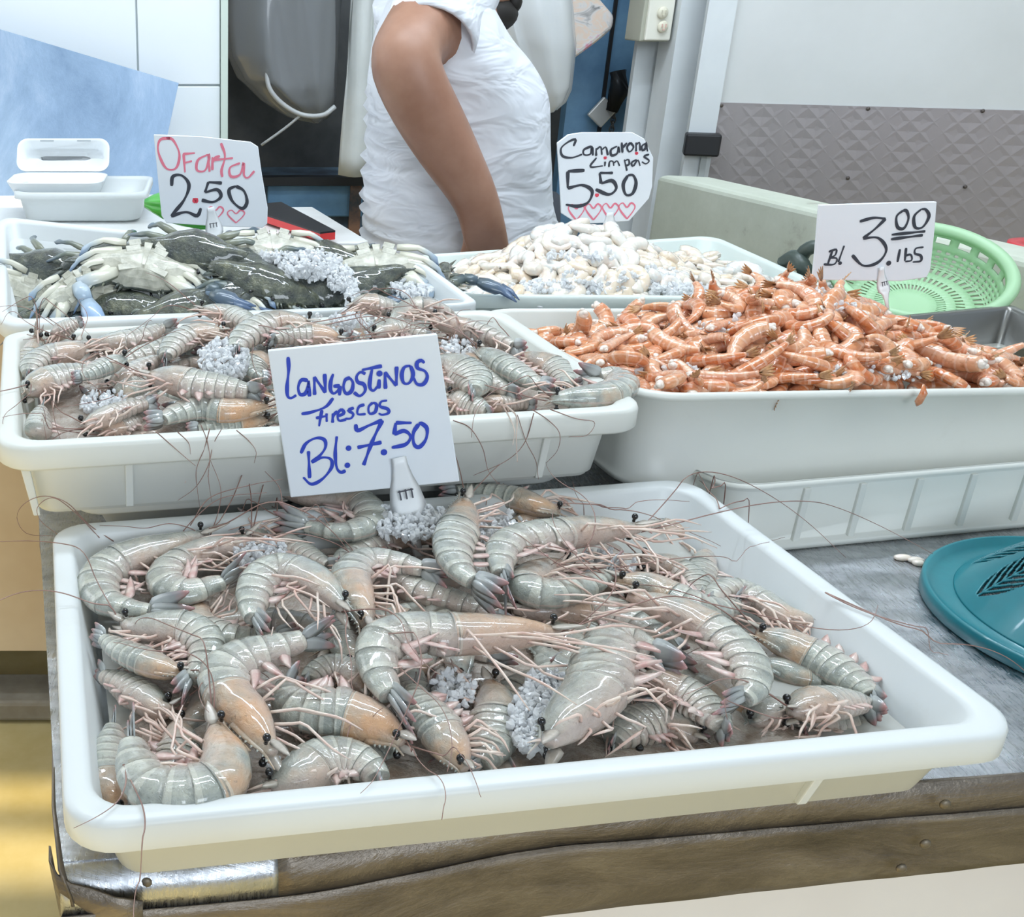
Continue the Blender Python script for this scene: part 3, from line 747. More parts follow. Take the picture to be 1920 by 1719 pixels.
# spine from rostrum tip to tail tip, layer (0 low .. 2 top), radius factor, options, label
PR = {}
FRONT = [
 (A_([(330,1540),(270,1440),(245,1330),(250,1230),(265,1060)]), 0, 0.9, dict(side=1), 'straight grey prawn lying tail up along the left wall of the front tray'),
 (A_([(520,1080),(545,1160),(545,1250),(500,1330),(420,1380),(380,1400)]), 0, 0.95, {}, 'half-hidden reddish prawn under the curled ones in the front left corner'),
 (A_([(560,1020),(470,1050),(400,1000),(320,940),(230,900),(190,860)]), 0, 0.95, dict(side=-1), 'pale prawn partly sunk in water by the left wall of the front tray'),
 (A_([(1030,120),(950,180),(900,260),(830,330),(760,400)]), 0, 0.9, dict(side=1), 'dark brown prawn head rising at the back rim left of the blue-lettered sign'),
 (A_([(960,270),(1010,310),(1080,360),(1180,410),(1260,430)]), 0, 0.85, dict(side=1), 'small grey prawn beneath the one touching the sign'),
 (A_([(1720,300),(1640,300),(1540,290),(1420,310),(1330,350),(1250,400),(1230,450)]), 0, 1.0, {}, 'grey prawn lying just left of the ice under the white fork'),
 (A_([(1370,1010),(1340,950),(1290,890),(1210,870),(1130,900),(1090,960)]), 0, 1.0, {}, 'hump of a grey prawn behind the lower middle of the front tray'),
 (A_([(1310,880),(1300,820),(1270,760),(1250,680),(1220,600)]), 0, 0.8, dict(side=1), 'greyish pink prawn head pointing down near the left middle of the heap'),
 (B_([(1960,300),(1880,330),(1780,320),(1650,280),(1500,250),(1360,240)]), 0, 1.0, dict(side=-1), 'dull grey prawn against the back rim at the right end of the heap'),
 (B_([(960,330),(1000,290),(1070,270),(1160,290),(1220,340)]), 0, 0.9, {}, 'small pale prawn hump between two heads at the back of the front tray'),
 (B_([(1950,1440),(1880,1390),(1750,1320),(1600,1330),(1480,1400),(1440,1470)]), 0, 1.1, {}, 'broad brownish prawn under the rim at the front middle'),
 (B_([(800,1060),(845,1180),(860,1300),(840,1430),(770,1540),(690,1580)]), 0, 1.1, {}, 'upright tan prawn right of the tail fan at the front middle'),
 (C_([(170,370),(240,385),(330,410),(410,465),(440,540)]), 0, 0.9, {}, 'orange headed prawn at the back right of the heap'),
 (C_([(620,1010),(660,970),(720,955),(790,990),(820,1040)]), 0, 1.0, dict(head=True), 'bluish grey prawn near the front rim right of centre'),
 (C_([(600,760),(690,780),(780,810),(890,830),(1010,850),(1050,900)]), 0, 1.0, dict(side=-1), 'pale pinkish prawn sunk low at the right end of the heap'),
 (C_([(770,1015),(860,985),(950,985),(1040,990),(1110,960)]), 0, 0.85, dict(side=1), 'prawn with one black eye at the front rim on the right'),
 (C_([(470,330),(440,390),(430,450),(460,520),(520,540)]), 0, 0.8, {}, 'small pale prawn with white legs at the back right wall'),
 (A_([(700,560),(660,590),(630,650),(660,700),(740,735),(850,745),(980,735),(1080,715)]), 0, 1.0, {}, 'pale J-shaped prawn left of centre under the long curled one'),
 (B_([(130,470),(300,560),(450,630),(600,670),(760,720),(890,790),(950,850)]), 0, 0.95, dict(side=1), 'long slanting prawn with a pointed tan rostrum above the heap centre'),
 (B_([(860,725),(1050,730),(1250,730),(1420,740),(1570,800),(1700,890),(1830,1010),(1900,1080)]), 0, 1.1, dict(side=1), 'long straight prawn with a brown snout lying behind the front pair'),
 (A_([(900,260),(800,330),(690,345),(580,390),(500,440),(490,500),(570,535),(680,510),(790,470),(850,430)]), 1, 1.05, {}, 'curled grey prawn second from the left at the back of the front tray'),
 (A_([(760,260),(620,300),(500,340),(380,370),(255,420),(195,490),(220,570),(330,610),(430,620),(620,630)]), 1, 1.15, {}, 'large grey prawn curled around the back left corner of the front tray'),
 (A_([(260,640),(360,690),(480,690),(590,700),(665,760),(650,850),(600,910),(540,1000)]), 1, 1.0, {}, 'folded grey prawn with its tail fan hanging down by the left wall'),
 (A_([(610,900),(520,880),(400,835),(300,790),(230,745),(160,715)]), 1, 0.85, dict(side=1), 'grey prawn pointing its tail at the left wall'),
 (A_([(930,90),(1080,120),(1230,130),(1350,155),(1385,225),(1300,270),(1210,270),(1130,255),(950,220)]), 1, 1.0, {}, 'U-shaped prawn with folded legs directly below the blue-lettered sign'),
 (B_([(190,880),(175,760),(130,650),(110,550),(190,480),(340,485),(480,520),(620,580)]), 1, 1.1, {}, 'prawn with its bearded head hanging down left of centre'),
 (B_([(560,120),(690,110),(820,130),(960,155),(1080,195),(1250,240)][::-1]), 1, 1.05, dict(side=1), 'grey prawn lying flat along the back rim under the sign corner'),
 (C_([(60,450),(220,470),(330,520),(430,560),(520,560),(590,520)]), 1, 0.95, {}, 'bluish tailed prawn on the right shoulder of the heap'),
 (C_([(170,800),(290,850),(410,910),(490,980),(540,1050)]), 1, 1.1, dict(side=1), 'reddish brown prawn head right of the big centre pair'),
 (C_([(920,645),(840,610),(740,590),(640,530),(570,495),(500,500),(440,560)]), 1, 0.9, {}, 'dark banded prawn reaching toward the right wall of the front tray'),
 (C_([(590,640),(740,690),(870,750),(980,820),(1070,890),(1100,940),(1000,700)][:6]), 1, 1.05, dict(side=-1), 'long grey prawn lying nearest the water at the right wall'),
 (C_([(740,960),(850,925),(960,910),(1060,925),(1110,970)]), 1, 1.05, {}, 'orange shelled prawn at the right front of the heap'),
 (A_([(1560,1230),(1500,1170),(1400,1110),(1270,1065),(1130,1050),(1030,1010),(1020,930),(1080,880)]), 1, 1.2, {}, 'thick prawn with a tan head half under the centre tail fan'),
 (A_([(900,1410),(1060,1340),(1190,1265),(1310,1265),(1410,1330),(1430,1420)]), 1, 1.1, {}, 'orange bellied prawn at the front rim left of centre'),
 (B_([(720,1600),(650,1480),(580,1370),(500,1270),(440,1180),(450,1070)]), 1, 1.0, dict(side=1), 'pale prawn with an upright tail fan at the front middle rim'),
 (B_([(1350,500),(1200,500),(1080,540),(1010,600),(1100,645),(1250,625),(1390,575),(1510,495)]), 1, 1.0, {}, 'prawn with its clear tail raised right of the back centre'),
 (A_([(1310,650),(1200,545),(1110,475),(980,440),(890,500),(865,600),(890,690),(930,740)]), 2, 1.1, {}, 'arched prawn with dangling legs left of the heap centre'),
 (A_([(1000,1300),(920,1180),(850,1070),(765,980),(745,890),(830,820),(950,785),(1070,745),(1230,690)]), 2, 1.15, {}, 'long S-shaped prawn with its head at the front and tail at the middle'),
 (A_([(700,1050),(715,1170),(745,1270),(710,1365),(570,1405),(430,1385),(365,1300),(345,1220),(330,1080)]), 2, 1.2, {}, 'L-shaped prawn in the front left corner with its legs raised'),
 (B_([(700,120),(690,250),(640,370),(640,470),(700,555),(800,620),(900,690)]), 2, 1.15, dict(), 'upright curved prawn right of the white fork'),
 (B_([(1700,305),(1400,315),(1200,335),(1060,350),(930,385),(880,460),(895,560),(945,690)]), 2, 1.15, {}, 'pink legged prawn with a folded tail at the back centre of the heap'),
 (C_([(80,490),(260,550),(400,605),(520,680),(605,770),(620,860),(575,905),(490,945)]), 2, 1.1, {}, 'prawn with a comb of pink legs slanting across the right half'),
 (B_([(1320,860),(1050,850),(800,855),(600,855),(420,845),(270,890),(240,1000),(270,1110),(330,1200),(440,1350)]), 2, 1.25, {}, 'biggest prawn at the heap centre with long white legs spread to the front'),
 (B_([(1080,1490),(1230,1310),(1370,1170),(1410,1020),(1470,890),(1590,900),(1720,990),(1840,1070)]), 2, 1.45, {}, 'big pinkish prawn head down with a shiny black eye right of centre'),
]
for i, (px, lay, k, kw, lab) in enumerate(FRONT):
    pts = [on_surf(x, y, zs1, (-0.013, 0.002, 0.016)[lay]) for x, y in px]
    kw = dict(kw)
    if px[0][1] > 1340 and i % 4: kw['ant'] = False
    if lay == 0: kw.setdefault('ant', i % 2 == 0); kw.setdefault('legs', 7); kw.setdefault('pleo', 3)
    if 'white legs spread' in lab: kw['nleg_len'] = 1.35; kw['legs'] = 10
    if 'comb of pink' in lab or 'pink legged' in lab: kw['nleg_len'] = 1.15; kw['legs'] = 11
    PR[lab] = prawn('prawn', lab, pts, r=0.0152*k, seed=i+1, roll=random.Random(i).uniform(-0.25, 0.25), zmin=zs1(pts[0])-0.035, keep=keep_over(Q1), group='grey prawns in the front tray', **kw)
MIDDLE = [
 (D_([(280,300),(340,245),(410,205),(470,180)]), 0, 0.9, dict(side=1), 'tan prawn head sticking up at the back left of the middle tray'),
 (D_([(215,200),(205,300),(160,400),(130,500)]), 0, 0.8, dict(side=1), 'reddish prawn standing on end in the left corner of the middle tray'),
 (D_([(160,920),(210,860),(215,780),(240,640)]), 1, 0.8, dict(side=1, head=False), 'pale spread tail fan in the front left corner of the middle tray'),
 (D_([(450,330),(560,320),(680,300),(800,270),(900,230),(1010,215)]), 0, 1.0, dict(side=1), 'greyish brown prawn lying along the back left of the middle tray'),
 (D_([(1080,120),(1180,130),(1290,155),(1400,195),(1480,240)]), 1, 0.95, dict(side=1), 'orange headed prawn at the back of the middle tray below the crabs'),
 (D_([(610,590),(700,510),(790,450),(890,400),(960,380)]), 0, 1.0, dict(side=1), 'pinkish prawn left of the ice in the middle tray'),
 (D_([(600,610),(700,580),(800,545),(900,520)]), 0, 0.9, dict(side=-1), 'brown snouted prawn between two striped ones in the middle tray'),
 (D_([(440,790),(560,740),(680,690),(800,660),(900,640)]), 1, 0.9, dict(side=1), 'prawn showing a fringe of legs at the front left of the middle tray'),
 (D_([(540,820),(640,790),(730,750),(820,700)]), 0, 0.9, dict(side=1), 'grey prawn by the front rim of the middle tray with tail to the right'),
 (D_([(1540,740),(1400,755),(1280,770),(1150,790),(1040,800)]), 0, 0.9, dict(side=1), 'prawn lying along the front rim just left of the blue-lettered sign'),
 (D_([(1560,655),(1420,675),(1280,690),(1130,675),(1000,705),(880,755),(810,760)]), 1, 1.05, {}, 'dark headed prawn under the striped one by the sign edge'),
 (D_([(440,300),(420,350),(340,370),(250,390),(180,440),(150,520)]), 1, 1.1, dict(), 'dark prawn facing the viewer at the left end of the middle tray'),
 (D_([(150,610),(220,545),(340,500),(460,470),(560,440)]), 1, 1.15, dict(side=1), 'orange headed prawn with two black eyes at the left of the middle tray'),
 (D_([(720,380),(640,420),(560,455),(480,490),(400,510)]), 2, 0.8, dict(side=1), 'greenish blue tail lying across two orange heads in the middle tray'),
 (D_([(1300,260),(1200,250),(1080,265),(990,310),(940,370),(920,430)]), 1, 1.05, {}, 'spotted grey prawn arched behind the ice of the middle tray'),
 (D_([(1800,215),(1700,200),(1580,195),(1460,225),(1370,280),(1330,340),(1330,400)]), 2, 1.2, {}, 'bluish grey arched prawn above the ice in the middle tray'),
 (D_([(1950,300),(1830,270),(1700,260),(1580,270),(1490,310)]), 2, 0.95, {}, 'tan prawn with crossed legs just above the sign corner'),
 (D_([(1540,380),(1460,410),(1420,450),(1450,500),(1530,510)]), 1, 1.0, {}, 'tail of a grey prawn tucked behind the left edge of the sign'),
 (D_([(770,500),(860,500),(970,515),(1100,545),(1250,560),(1400,580),(1500,600)]), 2, 1.25, dict(side=1), 'striped tan prawn lying flat left of the blue-lettered sign'),
 (E_([(40,180),(90,145),(190,150),(280,180),(320,240)]), 1, 1.05, {}, 'grey prawn with an orange patch at the back centre of the middle tray'),
 (E_([(160,330),(260,285),(360,285),(450,310),(520,350)]), 1, 1.05, {}, 'bluish prawn right above the sign top edge'),
 (E_([(250,270),(360,190),(440,160),(530,190),(600,240),(660,300)]), 1, 1.15, {}, 'pinkish prawn arched at the back right of the middle tray'),
 (E_([(440,215),(600,260),(750,300),(880,350),(1010,410)]), 2, 1.05, dict(side=1), 'slanting prawn with a row of legs right of the sign top'),
 (E_([(540,330),(640,330),(750,360),(880,385),(1000,430),(1040,480)]), 0, 1.05, dict(side=1), 'bluish grey prawn in the right half of the middle tray'),
 (E_([(460,480),(560,480),(660,520),(730,580),(700,650)]), 2, 1.35, {}, 'broad pale prawn tucked behind the right edge of the sign'),
 (E_([(600,410),(690,460),(790,540),(890,610),(980,650)]), 1, 1.1, dict(side=1), 'bluish striped prawn slanting down right of the sign'),
 (E_([(720,375),(840,450),(960,525),(1080,590),(1160,620)]), 2, 1.05, dict(side=-1), 'prawn with a shiny black eye and combed legs right of the sign'),
 (E_([(940,410),(1060,455),(1170,500),(1220,560),(1200,620)]), 1, 1.05, {}, 'pink legged prawn close to the right rim of the middle tray'),
 (E_([(560,650),(660,680),(760,715),(830,740)]), 1, 0.95, dict(side=1), 'pale prawn at the front rim right beside the sign'),
 (E_([(720,690),(840,690),(960,690),(1070,700)]), 0, 0.85, dict(side=1), 'grey prawn behind the front rim in the right half of the middle tray'),
 (E_([(1080,675),(1200,660),(1330,655),(1450,640),(1535,590),(1490,535),(1390,540),(1265,535)]), 2, 1.15, {}, 'curled prawn in the front right corner of the middle tray'),
]
for i, (px, lay, k, kw, lab) in enumerate(MIDDLE):
    pts = [within(on_surf(x, y, zs2, (-0.012, 0.0, 0.013)[lay], 0.95), x, y, Q2, 0.07, 0.90-0.05*lay) for x, y in px]
    kw = dict(kw); kw.setdefault('legs', 7); kw.setdefault('pleo', 3)
    PR[lab] = prawn('prawn', lab, pts, r=0.0150*k, seed=i+101, roll=random.Random(i+50).uniform(-0.3, 0.3), zmin=zs2(pts[0])-0.03, keep=keep_over(Q2), group='grey prawns in the middle tray', **kw)
# long feelers of the heap hang over the rim on their own prawns

def feeler(lab, px, y, r=0.0005, m=None):
    P = crom([PY(a, b, y + 0.004*sin(i*1.7)) for i, (a, b) in enumerate(px)], 40)
    mb = MB(); mb.tube(P, [lerp(r, r*0.45, i/39) for i in range(40)], 4); mb.build('antenna' if m is None else 'leg', m or M_ant, PR[lab])
yf = Q2[0].y
FM = 'striped tan prawn lying flat left of the blue-lettered sign'; FR_ = 'curled prawn in the front right corner of the middle tray'; FE = 'prawn with a shiny black eye and combed legs right of the sign'; FP = 'pale prawn at the front rim right beside the sign'
fy = lambda px: Q2[0].y + (Q2[1].y-Q2[0].y)*(px/1217.0) - 0.006
for lab, pts in ((FM, [(1130,770),(1165,860),(1180,960),(1172,1060),(1190,1200)]), (FM, [(1245,795),(1200,880),(1170,1000),(1100,1120),(1000,1195)]),
    ('dark headed prawn under the striped one by the sign edge', [(880,810),(960,880),(1040,950),(1100,1000)]), ('dark headed prawn under the striped one by the sign edge', [(1000,810),(1060,870),(1072,935)]),
    ('prawn lying along the front rim just left of the blue-lettered sign', [(1330,800),(1400,860),(1440,920),(1430,985)]), (FM, [(1180,790),(1150,900),(1105,1020),(1110,1130),(1125,1240)])):
    q = D_(pts); feeler(lab, q, fy(q[0][0]))
for lab, pts in ((FP, [(610,780),(700,820),(770,930),(800,1050),(850,1120)]), (FR_, [(1040,720),(1130,780),(1190,850),(1180,940),(1120,1010)]), (FR_, [(1140,720),(1280,770),(1380,790),(1340,860),(1240,870)]),
    (FE, [(1050,740),(1000,900),(900,1000),(720,1080)]), (FE, [(960,750),(1010,900),(1060,1000),(1075,1100)])):
    q = E_(pts); feeler(lab, q, fy(q[0][0]))
for pts in ([(870,680),(920,770),(945,840),(935,915)], [(900,700),(955,760),(955,880),(960,1005)]):
    q = E_(pts); feeler(FE, q, fy(q[0][0]), 0.0009, M_leg)
BIG = 'large grey prawn curled around the back left corner of the front tray'; SEC = 'curled grey prawn second from the left at the back of the front tray'; DK = 'dark brown prawn head rising at the back rim left of the blue-lettered sign'
for lab, pts in ((BIG, [(640,1425),(500,1330),(380,1210),(250,1170),(140,1210),(95,1290),(150,1380),(300,1395)]), (BIG, [(560,1405),(420,1260),(300,1180),(212,1230),(230,1310),(330,1390)]),
    (SEC, [(1180,1445),(1100,1365),(960,1325),(820,1350),(700,1340),(560,1335)]), (SEC, [(1000,1405),(1100,1290),(1250,1180),(1500,1150)]), (DK, [(1070,1335),(1180,1180),(1400,1110),(1590,1075)]), (DK, [(1590,1230),(1570,1120),(1490,1030)]), (DK, [(1180,1400),(1230,1250),(1240,1120),(1180,960)])):
    feeler(lab, D_(pts), Q1[3].y - 0.012)
# ------------------------------------------------------------------ crushed ice and water
M_ice = mat('ice', (0.93, 0.94, 0.95), 0.10, spec=0.7, trans=0.10, ior=1.31, coat=1.0, translucent=0.3)
M_water = mat('murky_water', (0.66, 0.66, 0.62), 0.04, spec=0.5, trans=0.35, ior=1.33)
ICO = None
def chunk(mb, c, s, rn):
    global ICO
    if ICO is None:
        b = bmesh.new(); bmesh.ops.create_icosphere(b, subdivisions=1, radius=1.0)
        ICO = ([v.co.copy() for v in b.verts], [tuple(v.index for v in f.verts) for f in b.faces]); b.free()
    q = Euler((rn.uniform(0, 6), rn.uniform(0, 6), rn.uniform(0, 6))).to_quaternion()
    sc = V((rn.uniform(0.6, 1.4), rn.uniform(0.5, 1.1), rn.uniform(0.4, 0.9)))*s
    mb.add([c + q @ V((v.x*sc.x*rn.uniform(0.7, 1.2), v.y*sc.y*rn.uniform(0.7, 1.2), v.z*sc.z*rn.uniform(0.7, 1.2))) for v in ICO[0]], ICO[1])
def ice(label, patches, zf, z0, smin=0.0016, smax=0.0046, seed=0):
    rn = random.Random(seed); mb = MB()
    for (px, py, rx, ry, n, lift) in patches:
        for _ in range(int(n*1.7)):
            a = rn.uniform(0, 2*pi); q = sqrt(rn.random())
            p = on_surf(px + rx*q*cos(a), py + ry*q*sin(a), zf, lift*(1-0.5*q), z0)
            if zf is zs2: p = within(p, px + rx*q*cos(a), py + ry*q*sin(a), Q2, 0.06, 0.9)
            chunk(mb, p + V((0, 0, rn.uniform(-0.006, 0.003))), rn.uniform(smin, smax), rn)
    o = mb.build('crushed_ice', M_ice, smooth=False); return tag(o, label, 'ice', kind='stuff')
ice('crushed ice showing between the prawns of the front tray', [(770, 975, 75, 28, 230, 0.012), (1000, 1345, 45, 60, 260, 0.0), (1030, 1290, 50, 35, 130, 0.002), (490, 1035, 50, 25, 120, 0.004), (850, 1290, 40, 30, 90, -0.01), (930, 990, 60, 30, 110, 0.006), (560, 1440, 60, 25, 60, -0.02), (1130, 1060, 60, 30, 80, -0.01)], zs1, 0.87, seed=1)
ice('mound of crushed ice in the middle tray left of the sign', [(420, 672, 48, 36, 260, 0.02), (195, 755, 45, 22, 90, -0.005), (860, 650, 30, 25, 80, 0.01), (660, 600, 40, 10, 50, 0.01), (660, 640, 200, 60, 160, -0.012)], zs2, 0.95, seed=2)
def sheet(name, label, q, inset, z, m, n=24, amp=0.0, kind='stuff', cat='water', zf=None):
    vs = []; fs = []
    for i in range(n+1):
        for j in range(n+1):
            u = lerp(inset, 1-inset, i/n); v = lerp(inset*1.3, 1-inset*1.3, j/n)
            p = q[0]*(1-u)*(1-v)+q[1]*u*(1-v)+q[2]*u*v+q[3]*(1-u)*v
            zz = z if zf is None else zf(u, v)
            vs.append((p.x, p.y, zz + amp*noise.noise(V((p.x*40, p.y*40, 0.3)))))
    for i in range(n):
        for j in range(n): fs.append((i*(n+1)+j, (i+1)*(n+1)+j, (i+1)*(n+1)+j+1, i*(n+1)+j+1))
    o = mk(name, vs, fs, m); return tag(o, label, cat, kind=kind)
M_bed = mat('shaded_ice_bed', (0.50, 0.44, 0.38), 0.2, coat=0.5)
_f = nz(M_bed, 45, 6, 0.7, coord(M_bed, 'Object')); LK(M_bed, ramp(M_bed, _f, [(0.35, (0.30, 0.22, 0.17)), (0.6, (0.52, 0.46, 0.40)), (0.75, (0.70, 0.70, 0.70))]), BS(M_bed).inputs['Base Color']); bump(M_bed, _f, 0.8, 0.01)  # brown tones put the shade between the prawns into the slush colour
sheet('melt_water', 'cloudy melt water at the right end of the front tray', Q1, 0.055, ZR1-0.036, M_water)
def bed1(u, v): return ZR1 - 0.033 - 0.022*sm((u-0.80)/0.12) - 0.02*sm((0.10-u)/0.06) + 0.012*math.exp(-((u-0.45)/0.3)**2-((v-0.6)/0.3)**2)
sheet('shaded_slush', 'slush of ice and liquid, browned as shade under the front prawns', Q1, 0.06, 0, M_bed, 60, 0.004, cat='slush', zf=bed1)
sheet('shaded_slush', 'slush of ice and liquid, browned as shade under the middle tray prawns', Q2, 0.06, 0, M_bed, 50, 0.004, cat='slush', zf=lambda u, v: ZR2 - 0.030 + 0.03*math.exp(-((u-0.48)/0.45)**2-((v-0.75)/0.42)**2))
# lower prawns that fill the gaps of both heaps
def fill(q, zf, n, lab, grp, seed, dz, legs=4):
    rn = random.Random(seed)
    for i in range(n):
        u = rn.uniform(0.14, 0.80); v = rn.uniform(0.14, 0.86); a = rn.uniform(0, 2*pi); c = rn.uniform(-5, 5)
        p = q[0]*(1-u)*(1-v)+q[1]*u*(1-v)+q[2]*u*v+q[3]*(1-u)*v; pts = []
        d = a
        p = p - V((cos(a), sin(a), 0))*0.06
        for k in range(7):
            pts.append(V((p.x, p.y, 0))); d += c*0.025*3; p = p + V((cos(d), sin(d), 0))*0.025
        ok = all(0.10 < tray_uv(q, t)[0] < 0.90 and 0.11 < tray_uv(q, t)[1] < 0.89 for t in pts)
        if not ok: continue
        pts = [V((t.x, t.y, zf(t)+dz)) for t in pts]
        prawn('prawn', lab, pts, r=0.0138, seed=seed*100+i, legs=legs, pleo=2, ant=False, group=grp, roll=rn.uniform(-0.4, 0.4))
fill(Q1, zs1, 34, 'grey prawn mostly buried under the others in the front tray', 'buried prawns of the front tray', 11, -0.022)
fill(Q2, zs2, 60, 'grey prawn mostly buried under the others in the middle tray', 'buried prawns of the middle tray', 12, -0.022)

# ------------------------------------------------------------------ shrimp tails, orange and peeled white
def curl_pts(L, bend, n=9, twist=0.0):
    pts = []; p = V((0, 0, 0)); a = -bend/2
    for i in range(n):
        pts.append(p.copy()); p = p + V((cos(a), sin(a), twist*sin(i/n*3)))*(L/(n-1)); a += bend/(n-1)
    c = sum(pts, V())/n
    return [q-c for q in pts]
M_orange = mat('orange_shell', (0.75, 0.26, 0.10), 0.25, spec=0.5, coat=1.0, sss=0.12)
_uv = N(M_orange, 'ShaderNodeUVMap'); _sp = N(M_orange, 'ShaderNodeSeparateXYZ'); LK(M_orange, _uv.outputs[0], _sp.inputs[0])
_rn = N(M_orange, 'ShaderNodeObjectInfo').outputs['Random']
_n = nz(M_orange, 90, 4, 0.6, coord(M_orange, 'Object'))
_b = mixc(M_orange, _rn, (0.58, 0.15, 0.035), (0.70, 0.32, 0.15))
_b = mixc(M_orange, ramp(M_orange, _n, [(0.45, (0, 0, 0)), (0.7, (1, 1, 1))]), _b, (0.76, 0.42, 0.25))
_fr = math_(M_orange, 'FRACT', math_(M_orange, 'MULTIPLY', _sp.outputs[0], 6.0))
_b = mixc(M_orange, math_(M_orange, 'MULTIPLY', math_(M_orange, 'GREATER_THAN', _fr, 0.80), 0.45), _b, (0.84, 0.62, 0.48))
_be = math_(M_orange, 'SUBTRACT', 0.5, math_(M_orange, 'MULTIPLY', math_(M_orange, 'COSINE', math_(M_orange, 'MULTIPLY', _sp.outputs[1], 2*pi)), 0.5))
_b = mixc(M_orange, math_(M_orange, 'MULTIPLY', math_(M_orange, 'POWER', _be, 2.0), 0.5), _b, (0.80, 0.50, 0.36))
_k = nz(M_orange, 150, 3, 0.6, coord(M_orange, 'Object')); _b = mixc(M_orange, math_(M_orange, 'MULTIPLY', ramp(M_orange, _k, [(0.55, (0, 0, 0)), (0.68, (1, 1, 1))]), 0.5), _b, (0.36, 0.13, 0.04))
LK(M_orange, _b, BS(M_orange).inputs['Base Color']); bump(M_orange, _n, 0.4, 0.002)
M_flesh = mat('white_shrimp_flesh', (0.86, 0.74, 0.64), 0.22, coat=0.5, sss=0.2)
M_otail = noisy(mat('brown_tail_fan', (0.40, 0.20, 0.08), 0.25, coat=0.4), (0.22, 0.10, 0.05), (0.62, 0.33, 0.14), 80)
M_peel = mat('peeled_flesh', (0.84, 0.80, 0.74), 0.22, coat=1.0, sss=0.25)
_rn = N(M_peel, 'ShaderNodeObjectInfo').outputs['Random']; _n = nz(M_peel, 70, 4, 0.6, coord(M_peel, 'Object'))
_b = mixc(M_peel, _rn, (0.76, 0.78, 0.77), (0.82, 0.66, 0.48))
_b = mixc(M_peel, ramp(M_peel, _n, [(0.5, (0, 0, 0)), (0.7, (1, 1, 1))]), _b, (0.80, 0.66, 0.56)); LK(M_peel, _b, BS(M_peel).inputs['Base Color']); bump(M_peel, _n, 0.4, 0.002)
def tail_proto(name, L, bend, r, peeled, seed, twist=0.0):
    rn = random.Random(seed); P = crom(curl_pts(L, bend, twist=twist), 40)
    T, D, Wv = frames(P, 1.0 if bend < 0 else -1.0, rn.uniform(-0.2, 0.2))
    root = bpy.data.objects.new(name, None); root.empty_display_size = 0.01
    K = 12
    def ring(i, k, kd=1.0):
        s = i/39; rd = interp(s, [(0, 0.86), (0.15, 1.0), (0.45, 0.92), (0.75, 0.66), (1.0, 0.36)])*r*k; p = P[i]
        return [p + D[i]*(rd*cos(2*pi*j/K)*(kd if cos(2*pi*j/K) < 0 else 1)) + Wv[i]*(rd*0.74*sin(2*pi*j/K)) for j in range(K)]
    mb = MB(); rings = []; us = []
    for i in range(40):
        f = (i*6/40) % 1.0; k = (1.0+0.05*sin(f*pi)+(0.06 if f > 0.75 else 0)) if not peeled else (1.0+0.10*sin(f*pi))
        rings.append(ring(i, k, 1.05)); us.append(i/39)
    mb.loft(rings, True, True, True, 0, us)
    parts = [mb.build('body', M_peel if peeled else M_orange, None)]
    p, t, d, w = P[-1], T[-1], D[-1], Wv[-1]
    if not peeled:
        mb = MB(); c = P[0]
        mb.ell(c - T[0]*r*0.05, r*0.62, r*0.58, r*0.50, 12, 8); mb.ell(c - T[0]*r*0.42 + D[0]*r*0.22, r*0.40, r*0.34, r*0.30, 10, 6); mb.ell(c - T[0]*r*0.40 - D[0]*r*0.25 + Wv[0]*r*0.2, r*0.30, r*0.34, r*0.26, 10, 6)
        parts.append(mb.build('flesh_end', M_flesh, None))
    mb = MB()
    for a in (-0.38, -0.12, 0.14, 0.40):
        dd = t*cos(a)+w*sin(a); ww = w*cos(a)-t*sin(a); blade(mb, p, dd, ww, d, L*(0.24 if not peeled else 0.12), r*0.26, r*0.06, 0, 6, 0.12)
    parts.append(mb.build('tail_fan', M_otail if not peeled else M_peel, None))
    for q in parts: q.parent = root
    return root, parts
def put(proto, loc, rot, label, cat, group, scale=1.0):
    root, parts = proto
    o = root.copy(); COL.objects.link(o); o.location = loc; o.rotation_euler = rot; o.scale = (scale,)*3
    tag(o, label, cat, group)
    for q in parts:
        c = q.copy(); COL.objects.link(c); c.parent = o
    return o
def drop_proto(pr):
    for q in pr[1]: COL.objects.unlink(q)
def q_at(q, u, v): return q[0]*(1-u)*(1-v)+q[1]*u*(1-v)+q[2]*u*v+q[3]*(1-u)*v
def mound(q, zf):
    def nrm(u, v, e=0.01):
        a = q_at(q, u+e, v); b = q_at(q, u, v+e); p = q_at(q, u, v)
        a = V((a.x, a.y, zf(u+e, v))); b = V((b.x, b.y, zf(u, v+e))); p = V((p.x, p.y, zf(u, v)))
        return p, (a-p).cross(b-p).normalized()
    return nrm
